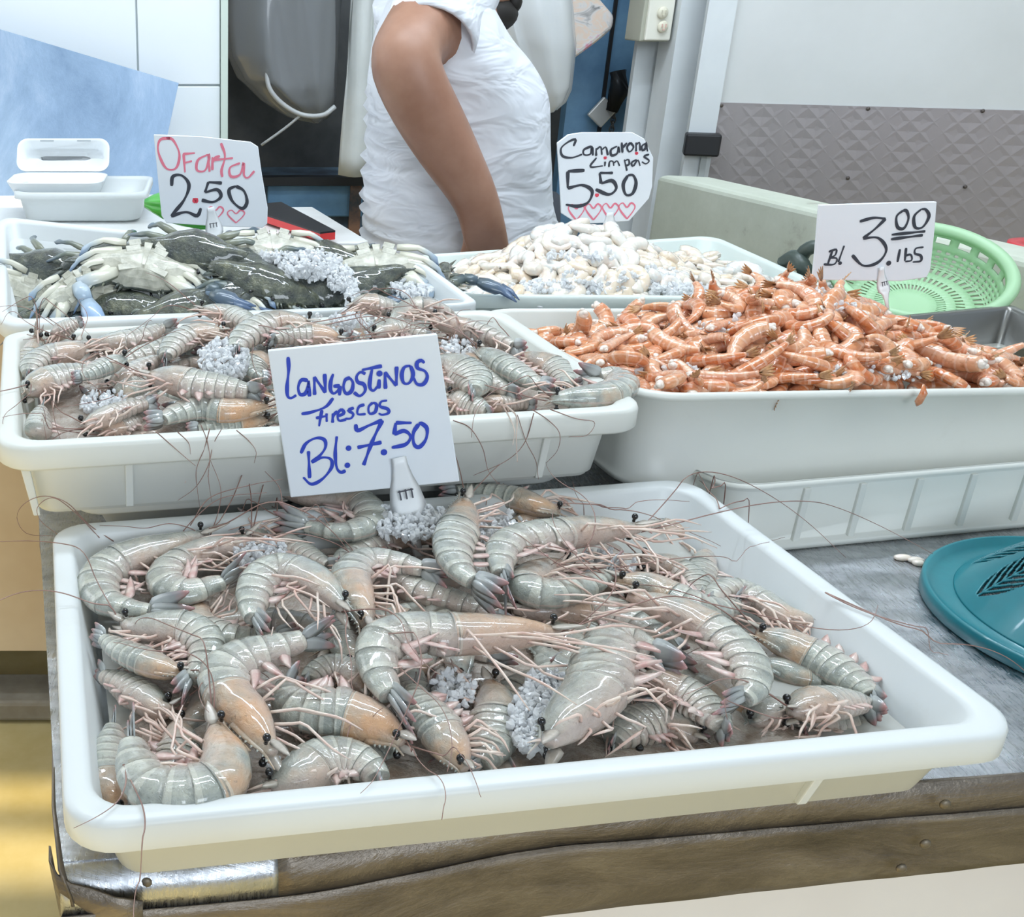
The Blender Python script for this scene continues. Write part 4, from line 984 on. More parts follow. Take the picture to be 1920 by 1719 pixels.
def scatter(q, zf, n, rmin, protos, label, cat, group, seed, lift, box, tilt=0.5, facing=-0.05, sc=(0.88, 1.12), layers=1, skip=None):
    rn = random.Random(seed); nf = mound(q, zf); got = []; made = []; tries = 0
    while len(got) < n and tries < 60000:
        tries += 1
        u = rn.uniform(box[0], box[1]); v = rn.uniform(box[2], box[3])
        p, nn = nf(u, v)
        vd = (CAM-p).normalized()
        if nn.dot(vd) < facing: continue
        if skip and skip(u, v): continue
        x, y = TO_PX(p)
        if x > 1960: continue
        if any((p-g).length < rmin for g in got): continue
        got.append(p)
        e = rn.uniform(0, 2*pi)
        base = nn.to_track_quat('Z', 'Y').to_euler().to_matrix()
        rot = base @ Matrix.Rotation(e, 3, 'Z') @ Euler((rn.uniform(-tilt, tilt), rn.uniform(-tilt, tilt)*0.7, 0)).to_matrix() @ (Matrix.Rotation(pi, 3, 'X') if rn.random() < 0.5 else Matrix.Identity(3))
        made.append(put(rn.choice(protos), p + nn*(lift+rn.uniform(-0.004, 0.004)), rot.to_euler(), label, cat, group, rn.uniform(*sc)))
    return made
def zo(u, v):
    b = lerp(lerp(Q3[0].z, Q3[1].z, u), lerp(Q3[3].z, Q3[2].z, u), v) - 0.020
    return b + 0.066*math.exp(-((u-0.54)/0.25)**2-((v-0.52)/0.34)**2) + 0.006*math.exp(-((u-0.12)/0.12)**2-((v-0.55)/0.3)**2) + 0.010*sm((u-0.2)/0.25)*(1-v)
def zw(u, v):
    b = lerp(lerp(Q6[0].z, Q6[1].z, u), lerp(Q6[3].z, Q6[2].z, u), v) - 0.022
    return b + 0.074*math.exp(-((u-0.42)/0.24)**2-((v-0.50)/0.32)**2)
otails = [tail_proto('shrimp_tail', 0.064, b, 0.0088, False, i, tw) for i, (b, tw) in enumerate(((3.0, 0), (2.0, 0.1), (1.0, 0), (3.8, 0.1), (-2.6, 0)))]
peels = [tail_proto('peeled_shrimp', 0.077, b, 0.0112, True, i+20, tw) for i, (b, tw) in enumerate(((5.0, 0.05), (4.2, 0.1), (3.0, 0)))]
OL = 'orange shrimp tail with a white flesh end in the right heap'
# the tangle below the top layers, too many to count
def tangle(name, label, q, zf, n, protos, mats, seed, dz, box):
    rn = random.Random(seed); nf = mound(q, zf); mb = MB()
    for i in range(n):
        u = rn.uniform(box[0], box[1]); v = rn.uniform(box[2], box[3]); p, nn = nf(u, v)
        rot = nn.to_track_quat('Z', 'Y').to_euler().to_matrix() @ Euler((rn.uniform(-.6, .6), rn.uniform(-.6, .6), rn.uniform(0, 6.28))).to_matrix()
        c = p + nn*dz
        for part in protos[i % len(protos)][1]:
            me = part.data; k = mats.index(me.materials[0])
            uv = [(0.0, 0.0)]*len(me.vertices)
            if me.uv_layers:
                for l in me.loops: uv[l.vertex_index] = tuple(me.uv_layers[0].data[l.index].uv)
            mb.add([c + rot @ v_.co for v_ in me.vertices], [tuple(f.vertices) for f in me.polygons], k, uv)
    o = mb.build(name, mats); return tag(o, label, 'shrimp', kind='stuff')
tangle('shrimp_heap', 'deeper tangle of orange shrimp tails under the heap on the right', Q3, zo, 330, otails, [M_orange, M_flesh, M_otail], 3, -0.014, (0.08, 0.92, 0.13, 0.8))
tangle('peeled_shrimp_heap', 'deeper layer of peeled white shrimp under the back heap', Q6, zw, 150, peels, [M_peel], 4, -0.014, (0.07, 0.93, 0.10, 0.85))
scatter(Q3, zo, 235, 0.0150, otails, OL, 'shrimp tail', 'orange shrimp tails', 31, 0.004, (0.06, 0.95, 0.100, 0.80), facing=-0.15)
scatter(Q3, zo, 70, 0.030, otails, 'orange shrimp tail lying on top of the right heap', 'shrimp tail', 'orange shrimp tails on top of the heap', 32, 0.014, (0.10, 0.92, 0.14, 0.72), tilt=0.9, facing=-0.1)
scatter(Q6, zw, 130, 0.021, peels, 'peeled white shrimp in the heap at the back', 'peeled shrimp', 'peeled white shrimp', 33, 0.005, (0.08, 0.90, 0.10, 0.75), facing=-0.2)
for pr in otails+peels: drop_proto(pr)
def inv_px(q, zf):
    """surface function of a world point for on_surf"""
    return lambda p: zf(*tray_uv(q, p))
ice('crushed ice glittering over the orange shrimp tails', [(1540, 545, 60, 14, 130, 0.02), (1130, 640, 75, 12, 120, 0.008), (1580, 575, 40, 10, 40, 0.02), (1330, 610, 80, 25, 60, 0.016), (1640, 690, 120, 16, 45, 0.010), (1260, 700, 70, 14, 50, 0.012)], inv_px(Q3, zo), 0.97, 0.0018, 0.0045, 5)
ice('crushed ice between the peeled white shrimp', [(1060, 540, 120, 12, 240, 0.012), (1280, 545, 60, 10, 160, 0.01), (1090, 485, 70, 30, 150, 0.014), (1220, 520, 60, 20, 80, 0.01)], inv_px(Q6, zw), 0.93, 0.002, 0.006, 6)
# one split tail shell hanging over the front rim of the orange tray
# ------------------------------------------------------------------ blue crabs
M_crab = mat('olive_crab_shell', (0.10, 0.115, 0.08), 0.3, coat=1.0, spec=0.6)
_n = nz(M_crab, 60, 6, 0.7, coord(M_crab, 'Object')); _rn = N(M_crab, 'ShaderNodeObjectInfo').outputs['Random']
_a = ramp(M_crab, _n, [(0.35, (0.018, 0.022, 0.020)), (0.52, (0.075, 0.085, 0.055)), (0.68, (0.22, 0.22, 0.14))])
LK(M_crab, mixc(M_crab, math_(M_crab, 'MULTIPLY', _rn, 0.5), _a, (0.05, 0.065, 0.075)), BS(M_crab).inputs['Base Color']); bump(M_crab, math_(M_crab, 'ADD', _n, math_(M_crab, 'MULTIPLY', nz(M_crab, 260, 2, 0.5, coord(M_crab, 'Object')), 0.5)), 0.9, 0.004)
M_cbelly = noisy(mat('cream_crab_belly', (0.74, 0.72, 0.62), 0.28, coat=0.4), (0.36, 0.35, 0.28), (0.66, 0.64, 0.54), 60, 6, 0.4)
M_cleg = mat('crab_leg', (0.4, 0.45, 0.5), 0.28, coat=0.4)
_uv = N(M_cleg, 'ShaderNodeUVMap'); _sp = N(M_cleg, 'ShaderNodeSeparateXYZ'); LK(M_cleg, _uv.outputs[0], _sp.inputs[0]); _n = nz(M_cleg, 80, 4, 0.6, coord(M_cleg, 'Object'))
_top = ramp(M_cleg, math_(M_cleg, 'ADD', _sp.outputs[0], math_(M_cleg, 'MULTIPLY', math_(M_cleg, 'SUBTRACT', _n, 0.5), 0.4)), [(0.15, (0.22, 0.23, 0.17)), (0.45, (0.09, 0.12, 0.12)), (0.95, (0.09, 0.14, 0.24))])
_und = ramp(M_cleg, _sp.outputs[0], [(0.30, (0.64, 0.62, 0.51)), (0.58, (0.40, 0.50, 0.60)), (0.85, (0.10, 0.24, 0.55))])
_sel = ramp(M_cleg, _sp.outputs[1], [(0.47, (0, 0, 0)), (0.53, (1, 1, 1))])
LK(M_cleg, mixc(M_cleg, _sel, _top, _und), BS(M_cleg).inputs['Base Color'])
def limb(mb, pts, rs, up, flat=0.6, u0=0.0, u1=1.0, K=10):
    """flattened tube; first half of v is the upper face, second half the lower"""
    pts = [V(p) for p in pts]; rings = []; us = []
    for i, p in enumerate(pts):
        t = (pts[min(i+1, len(pts)-1)]-pts[max(i-1, 0)]).normalized(); a = t.cross(up)
        a = a.normalized() if a.length > 1e-4 else V((1, 0, 0)); b = a.cross(t)
        rings.append([p + a*(rs[i]*cos(2*pi*j/K)) + b*(rs[i]*flat*sin(2*pi*j/K)) for j in range(K)]); us.append(lerp(u0, u1, i/(len(pts)-1)))
    mb.loft(rings, True, True, True, 0, us)
def crab_proto(seed, spread=1.0, claw_fold=(0.0, 0.0), fwd=False):
    rn = random.Random(seed); root = bpy.data.objects.new('blue_crab', None); root.empty_display_size = 0.02; parts = []
    n = 64; out = []
    for j in range(n):
        a = 2*pi*j/n; x = cos(a); y = sin(a)
        rx = 0.056*(1+0.42*max(0, abs(x)-0.86)/0.14*1.0); ry = 0.034 if y > 0 else 0.030
        px = rx*x*(1 if y > -0.2 else 1+0.25*(y+0.2)); py = ry*y + 0.004*abs(x)
        if y > 0.1 and abs(x) > 0.15: k = 1+0.06*abs(sin(a*9))
        else: k = 1
        out.append((px*k, py*k))
    def loop(s, z, dy=0): return [V((x*s, y*s+dy, z)) for x, y in out]
    mb = MB(); rings = [loop(s, z) for s, z in ((0.93, -0.002), (1.0, 0.001), (0.97, 0.004), (0.88, 0.009), (0.72, 0.0145), (0.5, 0.0185), (0.25, 0.0205), (0.05, 0.021))]
    for i, rg in enumerate(rings[2:6]):
        for v in rg: v.z += 0.0018*sin(abs(v.x)*110)*cos(v.y*120)
    mb.loft(rings, True, True, True); 
    for j in range(-8, 9):                           # spines along the front edge, the longest at the sides
        if abs(j) < 2: continue
        a = pi/2 - j*0.178; q = out[int(round(a/(2*pi)*n)) % n]; p_ = V((q[0], q[1], 0.001)); d_ = V((q[0]*0.7, abs(q[1])+0.004, 0.0)).normalized()
        if abs(j) == 8: d_ = V((math.copysign(1, q[0]), 0.12, 0))
        mb.tube([p_ - d_*0.003, p_ + d_*(0.0075 if abs(j) < 8 else 0.017)], [0.0034, 0.0004], 6)
    parts.append((mb.build('carapace', M_crab, None), None))
    mb = MB(); mb.loft([loop(s, z) for s, z in ((0.98, 0.0005), (0.90, -0.004), (0.74, -0.010), (0.5, -0.0145), (0.25, -0.016), (0.05, -0.0162))], True, True, True)
    for k in range(5):                               # sternum plates and the narrow apron
        for sg in (1, -1):
            c = V((sg*0.016, 0.014-0.009*k, -0.0132)); mb.box(c, (0.026-0.003*k, 0.0082, 0.0040), 0, Matrix.Rotation(sg*0.35, 3, 'Z'))
    mb.add([V((-0.005, -0.026, -0.013)), V((0.005, -0.026, -0.013)), V((0.0015, 0.012, -0.019)), V((-0.0015, 0.012, -0.019)), V((-0.006, -0.026, -0.008)), V((0.006, -0.026, -0.008))], [(0, 1, 2, 3), (0, 4, 5, 1)])
    parts.append((mb.build('belly', M_cbelly, None, False), None))
    for sg in (1, -1):
        f = claw_fold[0 if sg > 0 else 1]
        a = V((sg*0.030, 0.018, -0.006)); b = a + V((sg*0.040, 0.018+0.01*f, 0.0)); 
        c = b + V((sg*(0.006-0.02*f), 0.020, 0.0)); d = c + V((sg*(0.006-0.030*f), 0.040, -0.004)); e = d + V((sg*(-0.010), 0.028, -0.002))
        if f >= 1.5:                                 # claws folded across the face
            b = a + V((sg*0.030, 0.018, 0.002)); c = b + V((sg*0.002, 0.016, 0.002)); d = c + V((sg*-0.036, 0.004, 0.004)); e = d + V((sg*-0.024, -0.003, 0.001))
        mb = MB(); limb(mb, [a, a.lerp(b, 0.5), b], [0.008, 0.0105, 0.009], V((0, 0, 1)), 0.75, 0.1, 0.55)
        limb(mb, [b, b.lerp(c, 0.5), c], [0.009, 0.0105, 0.008], V((0, 0, 1)), 0.8, 0.5, 0.6)
        limb(mb, [c, c.lerp(d, 0.35), c.lerp(d, 0.8), d, d.lerp(e, 0.5), e], [0.008, 0.0128, 0.0122, 0.0075, 0.0048, 0.001], V((0, 0, 1)), 0.62, 0.55, 1.0)
        for k in range(3): 
            q = a.lerp(b, 0.35+0.25*k) + V((sg*-0.002, 0.010, 0)); mb.tube([q, q+V((sg*0.001, 0.006, 0))], [0.002, 0.0003], 5)
        cl = mb.build('claw', M_cleg, None); parts.append((cl, None))
        mb = MB(); g = d + (V((sg*0.007, -0.002, 0.0)) if f < 1.5 else V((0, 0.007, 0))); h = e + (V((sg*0.007, 0.001, 0.0)) if f < 1.5 else V((0, 0.007, 0)))
        limb(mb, [g - (h-g)*0.15, g.lerp(h, 0.4)+V((sg*0.004, 0, 0)), h], [0.006, 0.0045, 0.0008], V((0, 0, 1)), 0.7, 0.75, 1.0)
        for k in range(4):
            q = g.lerp(h, 0.2+0.18*k) - V((sg*0.002, 0, 0)); mb.ell(q, 0.0014, 0.0014, 0.0014, 6, 4)
        parts.append((mb.build('pincer', M_cleg, None), cl))
        for k in range(4):
            y0 = 0.008-0.011*k; ang = (0.50-0.38*k)*spread + rn.uniform(-0.12, 0.12); dr = V((sg*cos(ang), sin(ang), 0))
            a = V((sg*(0.036-0.003*k), y0, -0.007)); l = (0.036, 0.037, 0.034, 0.028)[k]
            z1 = rn.uniform(-0.004, 0.008); b = a + dr*l + V((0, 0, z1)); d2 = (dr + V((0, -0.15*spread+rn.uniform(-0.3, 0.3), -0.5-rn.uniform(0, 0.5)))).normalized()
            c = b + d2*l*0.62; d = c + (d2+V((0, -0.3, -0.35))).normalized()*l*0.72
            if fwd:                                  # legs of an upturned crab hang forward over the heap
                ang = 0.95-0.30*k+rn.uniform(-0.1, 0.1); dr = V((sg*cos(ang), sin(ang), -0.10)).normalized()
                b = a + dr*l*0.95; d2 = (dr + V((sg*0.1, 0.25, 0.55))).normalized(); c = b + d2*l*0.62; d = c + (d2+V((sg*-0.1, 0.2, 0.5))).normalized()*l*0.7
            mb = MB(); last = 0.006 if k == 3 else 0.0028
            limb(mb, [a, a.lerp(b, 0.5), b, b.lerp(c, 0.5), c, c.lerp(d, 0.5), d], [0.0048, 0.0058, 0.0044, 0.0046, 0.0036, last, 0.0006], V((0, 0, 1)), 0.55, 0.05, 0.75)
            parts.append((mb.build('leg', M_cleg, None), None))
    for sg in (1, -1):
        mb = MB(); mb.tube([V((sg*0.012, 0.030, 0.006)), V((sg*0.015, 0.038, 0.010))], 0.0016, 6); mb.ell((sg*0.015, 0.039, 0.0105), 0.0026, 0.0026, 0.0026, 8, 6); parts.append((mb.build('eye', M_eye, None), None))
    for q, par in parts: q.parent = par or root
    return root, parts
def put_crab(proto, loc, rot, label, scale=1.0):
    root, parts = proto; o = root.copy(); COL.objects.link(o); o.location = loc; o.rotation_euler = rot; o.scale = (scale,)*3
    tag(o, label, 'crab', 'blue crabs in the back left tray'); mp = {}
    for q, par in parts:
        c = q.copy(); COL.objects.link(c); c.parent = mp[par] if par else o; mp[q] = c
    return o
def zc_(p):
    u, v = tray_uv(Q5, p)
    return 0.915 + 0.040*v + 0.040*math.exp(-((u-0.62)/0.40)**2-((v-0.55)/0.40)**2) - 0.02*sm((0.25-u)/0.2)
CR = [crab_proto(1, 1, (2, 2)), crab_proto(2, 0.7, (2, 2)), crab_proto(3, 1.25, (2, 2)), crab_proto(4, 1, (0.2, 1.0), True), crab_proto(5, 1, (2, 2), True), crab_proto(6)]
# pixel, lift, proto, (tilt towards viewer, yaw of the front, roll, upside down), scale, label
CRABS = [
 (95, 500, -0.005, 0, 44, 160, -12, False, 1.0, 'dark olive crab at the left end of the crab tray'),
 (60, 555, -0.01, 4, 60, 150, 25, True, 0.9, 'crab on its side showing a cream belly in the left corner of the crab tray'),
 (130, 570, -0.022, 2, 28, 205, 0, False, 1.0, 'dark crab low at the front left of the crab tray'),
 (205, 482, -0.004, 2, 36, 200, 10, False, 0.9, 'dark crab behind the big upturned crab with a brown claw'),
 (240, 575, -0.03, 0, 14, 170, 0, False, 0.95, 'crab under the blue claw at the front rim of the crab tray'),
 (345, 575, -0.02, 1, 25, 200, 0, False, 0.95, 'crab low at the front of the crab tray under the upturned one'),
 (272, 500, 0.010, 3, 38, 172, 4, True, 1.12, 'large upturned crab with blue claws and white legs on the left'),
 (362, 468, 0.020, 1, 44, 170, -5, False, 1.05, 'dark shiny crab just below the pink-lettered offer sign'),
 (452, 500, 0.0, 2, 36, 150, -20, False, 1.0, 'dark crab with a long pale claw right of the offer sign fork'),
 (450, 552, -0.006, 0, 36, 190, 6, False, 1.0, 'dark wet crab at the front middle of the crab tray'),
 (512, 468, 0.012, 4, 42, 180, 0, True, 0.92, 'upturned crab with bunched white legs right of the offer sign'),
 (575, 540, -0.002, 1, 32, 182, 0, False, 1.08, 'olive crab in front of the ice in the crab tray'),
 (608, 482, 0.006, 0, 32, 165, 0, False, 0.95, 'brown-green crab behind the ice at the back of the crab tray'),
 (705, 500, 0.010, 4, 38, 178, -4, True, 1.05, 'upturned crab with white legs at the right end of the crab tray'),
 (702, 548, 0.0, 2, 37, 175, 5, False, 1.0, 'grey-green crab in the front right corner of the crab tray'),
 (790, 545, -0.012, 5, 25, 235, 0, False, 0.9, 'crab stretching a dark blue claw over the right rim of the crab tray'),
 (630, 565, -0.03, 1, 21, 160, 0, False, 0.9, 'crab buried at the front rim between two olive crabs'),
 (400, 530, -0.02, 0, 28, 120, 0, False, 0.95, 'dark crab in the shadow right of the big upturned crab'),
 (150, 540, 0.004, 4, 55, 205, 20, True, 0.85, 'crab lying on its back just left of the blue claw'),
 (655, 535, 0.004, 1, 30, 195, -10, False, 1.0, 'olive crab right of the ice near the front of the crab tray'),
 (500, 530, 0.002, 2, 28, 165, 12, False, 1.0, 'dark crab between the wet front crab and the ice'),
 (760, 530, -0.004, 2, 30, 190, 15, False, 0.95, 'grey crab in the right corner of the crab tray beside white ice'),
 (425, 565, 0.004, 3, 30, 150, -15, True, 0.8, 'small upturned crab at the front rim in the middle of the crab tray'),
]
for (px, py, lift, k, tl, yaw, roll, ud, s, lab) in CRABS:
    p = within(on_surf(px, py, zc_, lift, 0.96), px, py, Q5, 0.20, 0.86)
    # front of the crab turned by yaw from +Y; tilt lifts the far side so the shell faces the camera
    m = Matrix.Rotation(R(tl), 3, 'X') @ Matrix.Rotation(R(roll), 3, 'Y') @ Matrix.Rotation(R(yaw), 3, 'Z')
    if ud: m = Matrix.Rotation(R(tl), 3, 'X') @ Matrix.Rotation(R(roll), 3, 'Y') @ Matrix.Rotation(R(yaw), 3, 'Z') @ Matrix.Rotation(pi, 3, 'Y')
    put_crab(CR[k], p, (m).to_euler(), lab, s)
for pr in CR:
    for q, par in pr[1]: COL.objects.unlink(q)
ice('crushed ice in the middle of the crab tray', [(580, 495, 60, 24, 300, 0.035), (520, 480, 40, 12, 90, 0.03), (640, 520, 25, 22, 100, 0.03), (775, 540, 40, 14, 120, 0.01), (660, 545, 14, 30, 60, 0.02)], zc_, 0.97, 0.002, 0.006, 7)
sheet('crab_gap_shade', 'dark wet sheet painted as the shade between the crabs of the back left tray', Q5, 0.06, 0, mat('wet_gap_shade', (0.03, 0.032, 0.03), 0.25, coat=0.4), 30, 0.006, cat='shade sheet', zf=lambda u, v: 0.866 + 0.032*v + 0.022*math.exp(-((u-0.62)/0.36)**2-((v-0.55)/0.36)**2))  # near-black sheet stands in for the shade between the crabs
# ------------------------------------------------------------------ price signs
M_foam = noisy(mat('white_foam_board', (0.80, 0.84, 0.88), 0.6), (0.78, 0.82, 0.86), (0.83, 0.87, 0.91), 4)
M_ink_blue = mat('blue_marker', (0.025, 0.06, 0.50), 0.5)
M_ink_black = mat('black_marker', (0.035, 0.04, 0.055), 0.5)
M_ink_pink = mat('pink_marker', (0.80, 0.20, 0.28), 0.5)
M_ink_red = mat('red_marker', (0.75, 0.06, 0.10), 0.5)
M_fork = mat('white_plastic_fork', (0.88, 0.90, 0.91), 0.3)
def sign(label, corners, y, lean, words_, fork, conv, thick=0.005):
    """corners px outline in order; words_: (name, ink, width px, strokes)"""
    n = V((0, -cos(R(lean)), sin(R(lean))))             # faces the viewer
    cx = sum(c[0] for c in corners)/len(corners); by = max(c[1] for c in corners)
    p0 = PY(cx, by, y)
    root = thing('price_sign', label, 'sign', p0.copy())
    f = [PP(a, b, p0, n) for a, b in corners]; k = len(f)
    mb = MB(); mb.add(f + [p - n*thick for p in f], [tuple(range(k)), tuple(reversed(range(k, 2*k)))] + [(i, i+k, (i+1) % k+k, (i+1) % k) for i in range(k)])
    bevel(mb.build('board', M_foam, root, smooth=False), 0.0008, 1)
    sc = (PP(cx+50, by-40, p0, n)-PP(cx-50, by-40, p0, n)).length/100
    for wi, (name, ink, w, strokes) in enumerate(words_):
        mb = MB()
        for si, st in enumerate(strokes):
            st = [conv(*q) for q in st]; off = 0.0004+0.00004*si
            if len(st) == 1 or (len(st) == 2 and st[0] == st[1]):
                c = PP(*st[0], p0, n) + n*off; r_ = w*0.75*sc; ex = V((1, 0, 0)); ey = n.cross(ex)
                mb.add([c + ex*(r_*cos(2*pi*i/14)) + ey*(r_*sin(2*pi*i/14)) for i in range(14)], [tuple(range(14))] ); continue
            P = [PP(a, b, p0, n) for a, b in st]
            ln = sum((P[i+1]-P[i]).length for i in range(len(P)-1)); m = max(10, int(ln/sc/2.5)); P = crom(P, m)
            L = []; Rr = []
            for i, p in enumerate(P):
                t = (P[min(i+1, m-1)]-P[max(i-1, 0)]).normalized(); s_ = n.cross(t).normalized()
                e = 0.5*w*sc*(0.80+0.20*sin(i*0.35+si))*(1 if 0 < i < m-1 else 0.7)
                L.append(p + s_*e + n*off); Rr.append(p - s_*e + n*off)
            mb.add(L+Rr, [(i, i+m, i+m+1, i+1) for i in range(m-1)])
        mb.build(name, ink, root, smooth=False)
    # plastic fork stuck through the bottom edge: handle part in front, tines hidden in the heap
    fx0, fy0, fx1, fy1, wd = fork                       # top px, bottom px, widest half width in px
    a = PP(fx0, fy0, p0, n) + n*0.004; b = PP(fx1, fy1, p0, n) + n*0.006
    ax = (b-a).normalized(); sx = n.cross(ax).normalized(); Lf = (b-a).length
    mb = MB(); rings = []
    prof = [(0.0, 0.42), (0.15, 0.46), (0.35, 0.62), (0.55, 0.86), (0.75, 1.0), (0.88, 0.95), (1.0, 0.55), (1.25, 0.32), (1.7, 0.28)]
    for t, k_ in prof:
        c = a + ax*(Lf*t) - n*(0.004*sin(pi*min(t, 1))); h = wd*sc*k_
        rings.append([c + sx*h, c + sx*h*0.5 - n*0.0012*0 + n*0.0008, c - sx*h*0.5 + n*0.0008, c - sx*h, c - sx*h*0.5 - n*0.0008, c + sx*h*0.5 - n*0.0008])
    mb.loft(rings, True, True, True)
    fk = mb.build('plastic_fork', M_fork, root)
    sl = MB()
    for q in (-0.34, 0.0, 0.34):                         # slots between the tines
        c = a + ax*(Lf*0.60) + sx*(wd*sc*q) + n*0.0012
        sl.box(c, (wd*sc*0.09, 0.0006, Lf*0.16), 0, Matrix((sx, n, ax)).transposed())
    c = a + ax*(Lf*0.54) + n*0.0012; sl.box(c, (wd*sc*0.9, 0.0006, Lf*0.02), 0, Matrix((sx, n, ax)).transposed())
    sl.build('tine_slots', mat('fork_slot', (0.10, 0.10, 0.12), 0.6), fk, smooth=False)
    return root
def heart(cx, cy, w, h):
    return [(cx, cy+h*0.5), (cx-w*0.38, cy+h*0.02), (cx-w*0.5, cy-h*0.30), (cx-w*0.26, cy-h*0.5), (cx, cy-h*0.22), (cx+w*0.26, cy-h*0.5), (cx+w*0.5, cy-h*0.30), (cx+w*0.38, cy+h*0.02), (cx, cy+h*0.5)]
c1 = lambda x, y: (480+x/4.524, 600+y/4.524)
S1 = [
 ('word_langostinos', M_ink_blue, 7.6, [
  [(272,312),(277,420),(264,560),(268,640),(295,662),(342,636)],
  [(440,512),(385,508),(358,570),(375,630),(420,620),(442,560),(445,508),(448,580),(455,648)],
  [(497,635),(494,480)],[(494,480),(590,615)],[(590,615),(582,455)],
  [(655,455),(634,520),(632,590),(660,622),(700,590),(705,560)],[(655,560),(712,556)],[(712,556),(708,638)],
  [(800,488),(758,505),(742,570),(765,622),(810,600),(822,530),(795,488)],
  [(928,455),(885,440),(852,480),(865,525),(915,545),(925,600),(880,642),(830,612)],
  [(898,422),(980,405),(1068,388)],[(985,412),(968,500),(966,570),(995,598),(1032,560)],
  [(1045,500),(1040,580)],[(1047,452),(1047,452)],
  [(1098,582),(1092,440)],[(1092,440),(1190,555)],[(1190,555),(1192,392)],
  [(1310,385),(1258,398),(1236,460),(1252,530),(1300,530),(1332,460),(1310,385)],
  [(1428,362),(1400,340),(1365,360),(1370,405),(1430,430),(1452,480),(1420,540),(1365,540),(1335,485)]]),
 ('word_frescos', M_ink_blue, 6.6, [
  [(385,795),(470,780),(590,735),(655,660)],[(560,762),(546,830),(535,900)],[(508,830),(600,812)],
  [(598,790),(600,862)],[(650,790),(650,870)],[(650,835),(662,800),(692,772)],
  [(695,815),(745,788),(725,758),(695,790),(702,850),(765,842)],
  [(830,742),(785,765),(825,795),(805,832),(755,835)],
  [(920,715),(872,735),(862,795),(930,795)],
  [(990,698),(955,735),(962,790),(1010,778),(1022,715),(990,698)],
  [(1112,680),(1062,690),(1052,730),(1115,752),(1125,785),(1070,802),(1040,788)]]),
 ('price_currency', M_ink_blue, 7.2, [
  [(380,1130),(425,1045),(510,1000),(580,1015),(588,1080),(540,1150),(470,1205)],[(470,1205),(560,1165),(635,1180),(640,1250),(565,1345),(470,1390),(400,1332)],[(445,1110),(455,1340)],
  [(685,985),(672,1130),(685,1250),(720,1290),(760,1275)],[(785,1085),(785,1085)],[(775,1230),(775,1230)]]),
 ('price_amount', M_ink_blue, 8.2, [
  [(845,882),(862,935),(960,892),(1072,848)],[(1072,848),(990,1020),(912,1230)],[(860,1080),(1065,1035)],[(1085,1120),(1085,1120)],
  [(1320,870),(1185,870)],[(1185,870),(1172,970)],[(1172,970),(1255,938),(1310,985),(1270,1052),(1150,1080)],
  [(1380,880),(1335,955),(1340,1050),(1385,1075),(1440,1010),(1450,920),(1405,876),(1380,880)]])]
sign('white sign with blue lettering stuck in the front tray', [(502,657),(820,626),(840,760),(862,903),(700,919),(545,933)], 0.86, 6, S1, (746, 855, 768, 966, 33), c1)
c2_ = lambda x, y: (x/2.6667, y/2.6667)
S2 = [
 ('word_oferta', M_ink_pink, 5.2, [
  [(850,690),(800,700),(792,760),(830,840),(880,840),(897,770),(865,700),(830,690)],
  [(918,768),(925,862)],[(915,770),(975,765)],[(920,815),(960,805)],
  [(1040,772),(990,800),(985,850),(1025,852),(1045,795),(1042,772),(1048,858)],
  [(1062,785),(1062,850)],[(1062,815),(1075,790),(1100,780)],
  [(1105,715),(1125,780),(1108,850),(1112,885)],[(1068,800),(1165,790)],
  [(1200,815),(1150,838),(1155,882),(1200,872),(1218,812),(1220,875),(1240,888),(1272,855)]]),
 ('price_amount', M_ink_black, 7.0, [
  [(858,930),(865,882),(910,878),(945,925),(920,1000),(855,1080)],[(855,1080),(930,1060),(985,1078),(1005,1040)],
  [(1110,915),(1042,910)],[(1042,910),(1025,962)],[(1025,962),(1085,948),(1105,982),(1065,1010),(1008,1000)],
  [(1180,930),(1145,950),(1162,1005),(1210,1042),(1235,1010),(1220,955),(1180,930)]]),
 ('red_point', M_ink_red, 7.0, [heart(977,1005,16,18)]),
 ('drawn_heart', M_ink_pink, 3.4, [heart(1078,1066,78,66)]), ('drawn_heart', M_ink_pink, 3.2, [heart(1180,1082,86,64)])]
sign('white sign with a pink word over the crab tray', [(288,252),(380,256),(470,266),(484,275),(490,320),(502,390),(501,420),(492,427),(400,424),(312,418),(303,405)], 1.60, 4, S2, (395, 388, 404, 443, 17), c2_)
c3_ = lambda x, y: (760+x/2.595, 220+y/2.595)
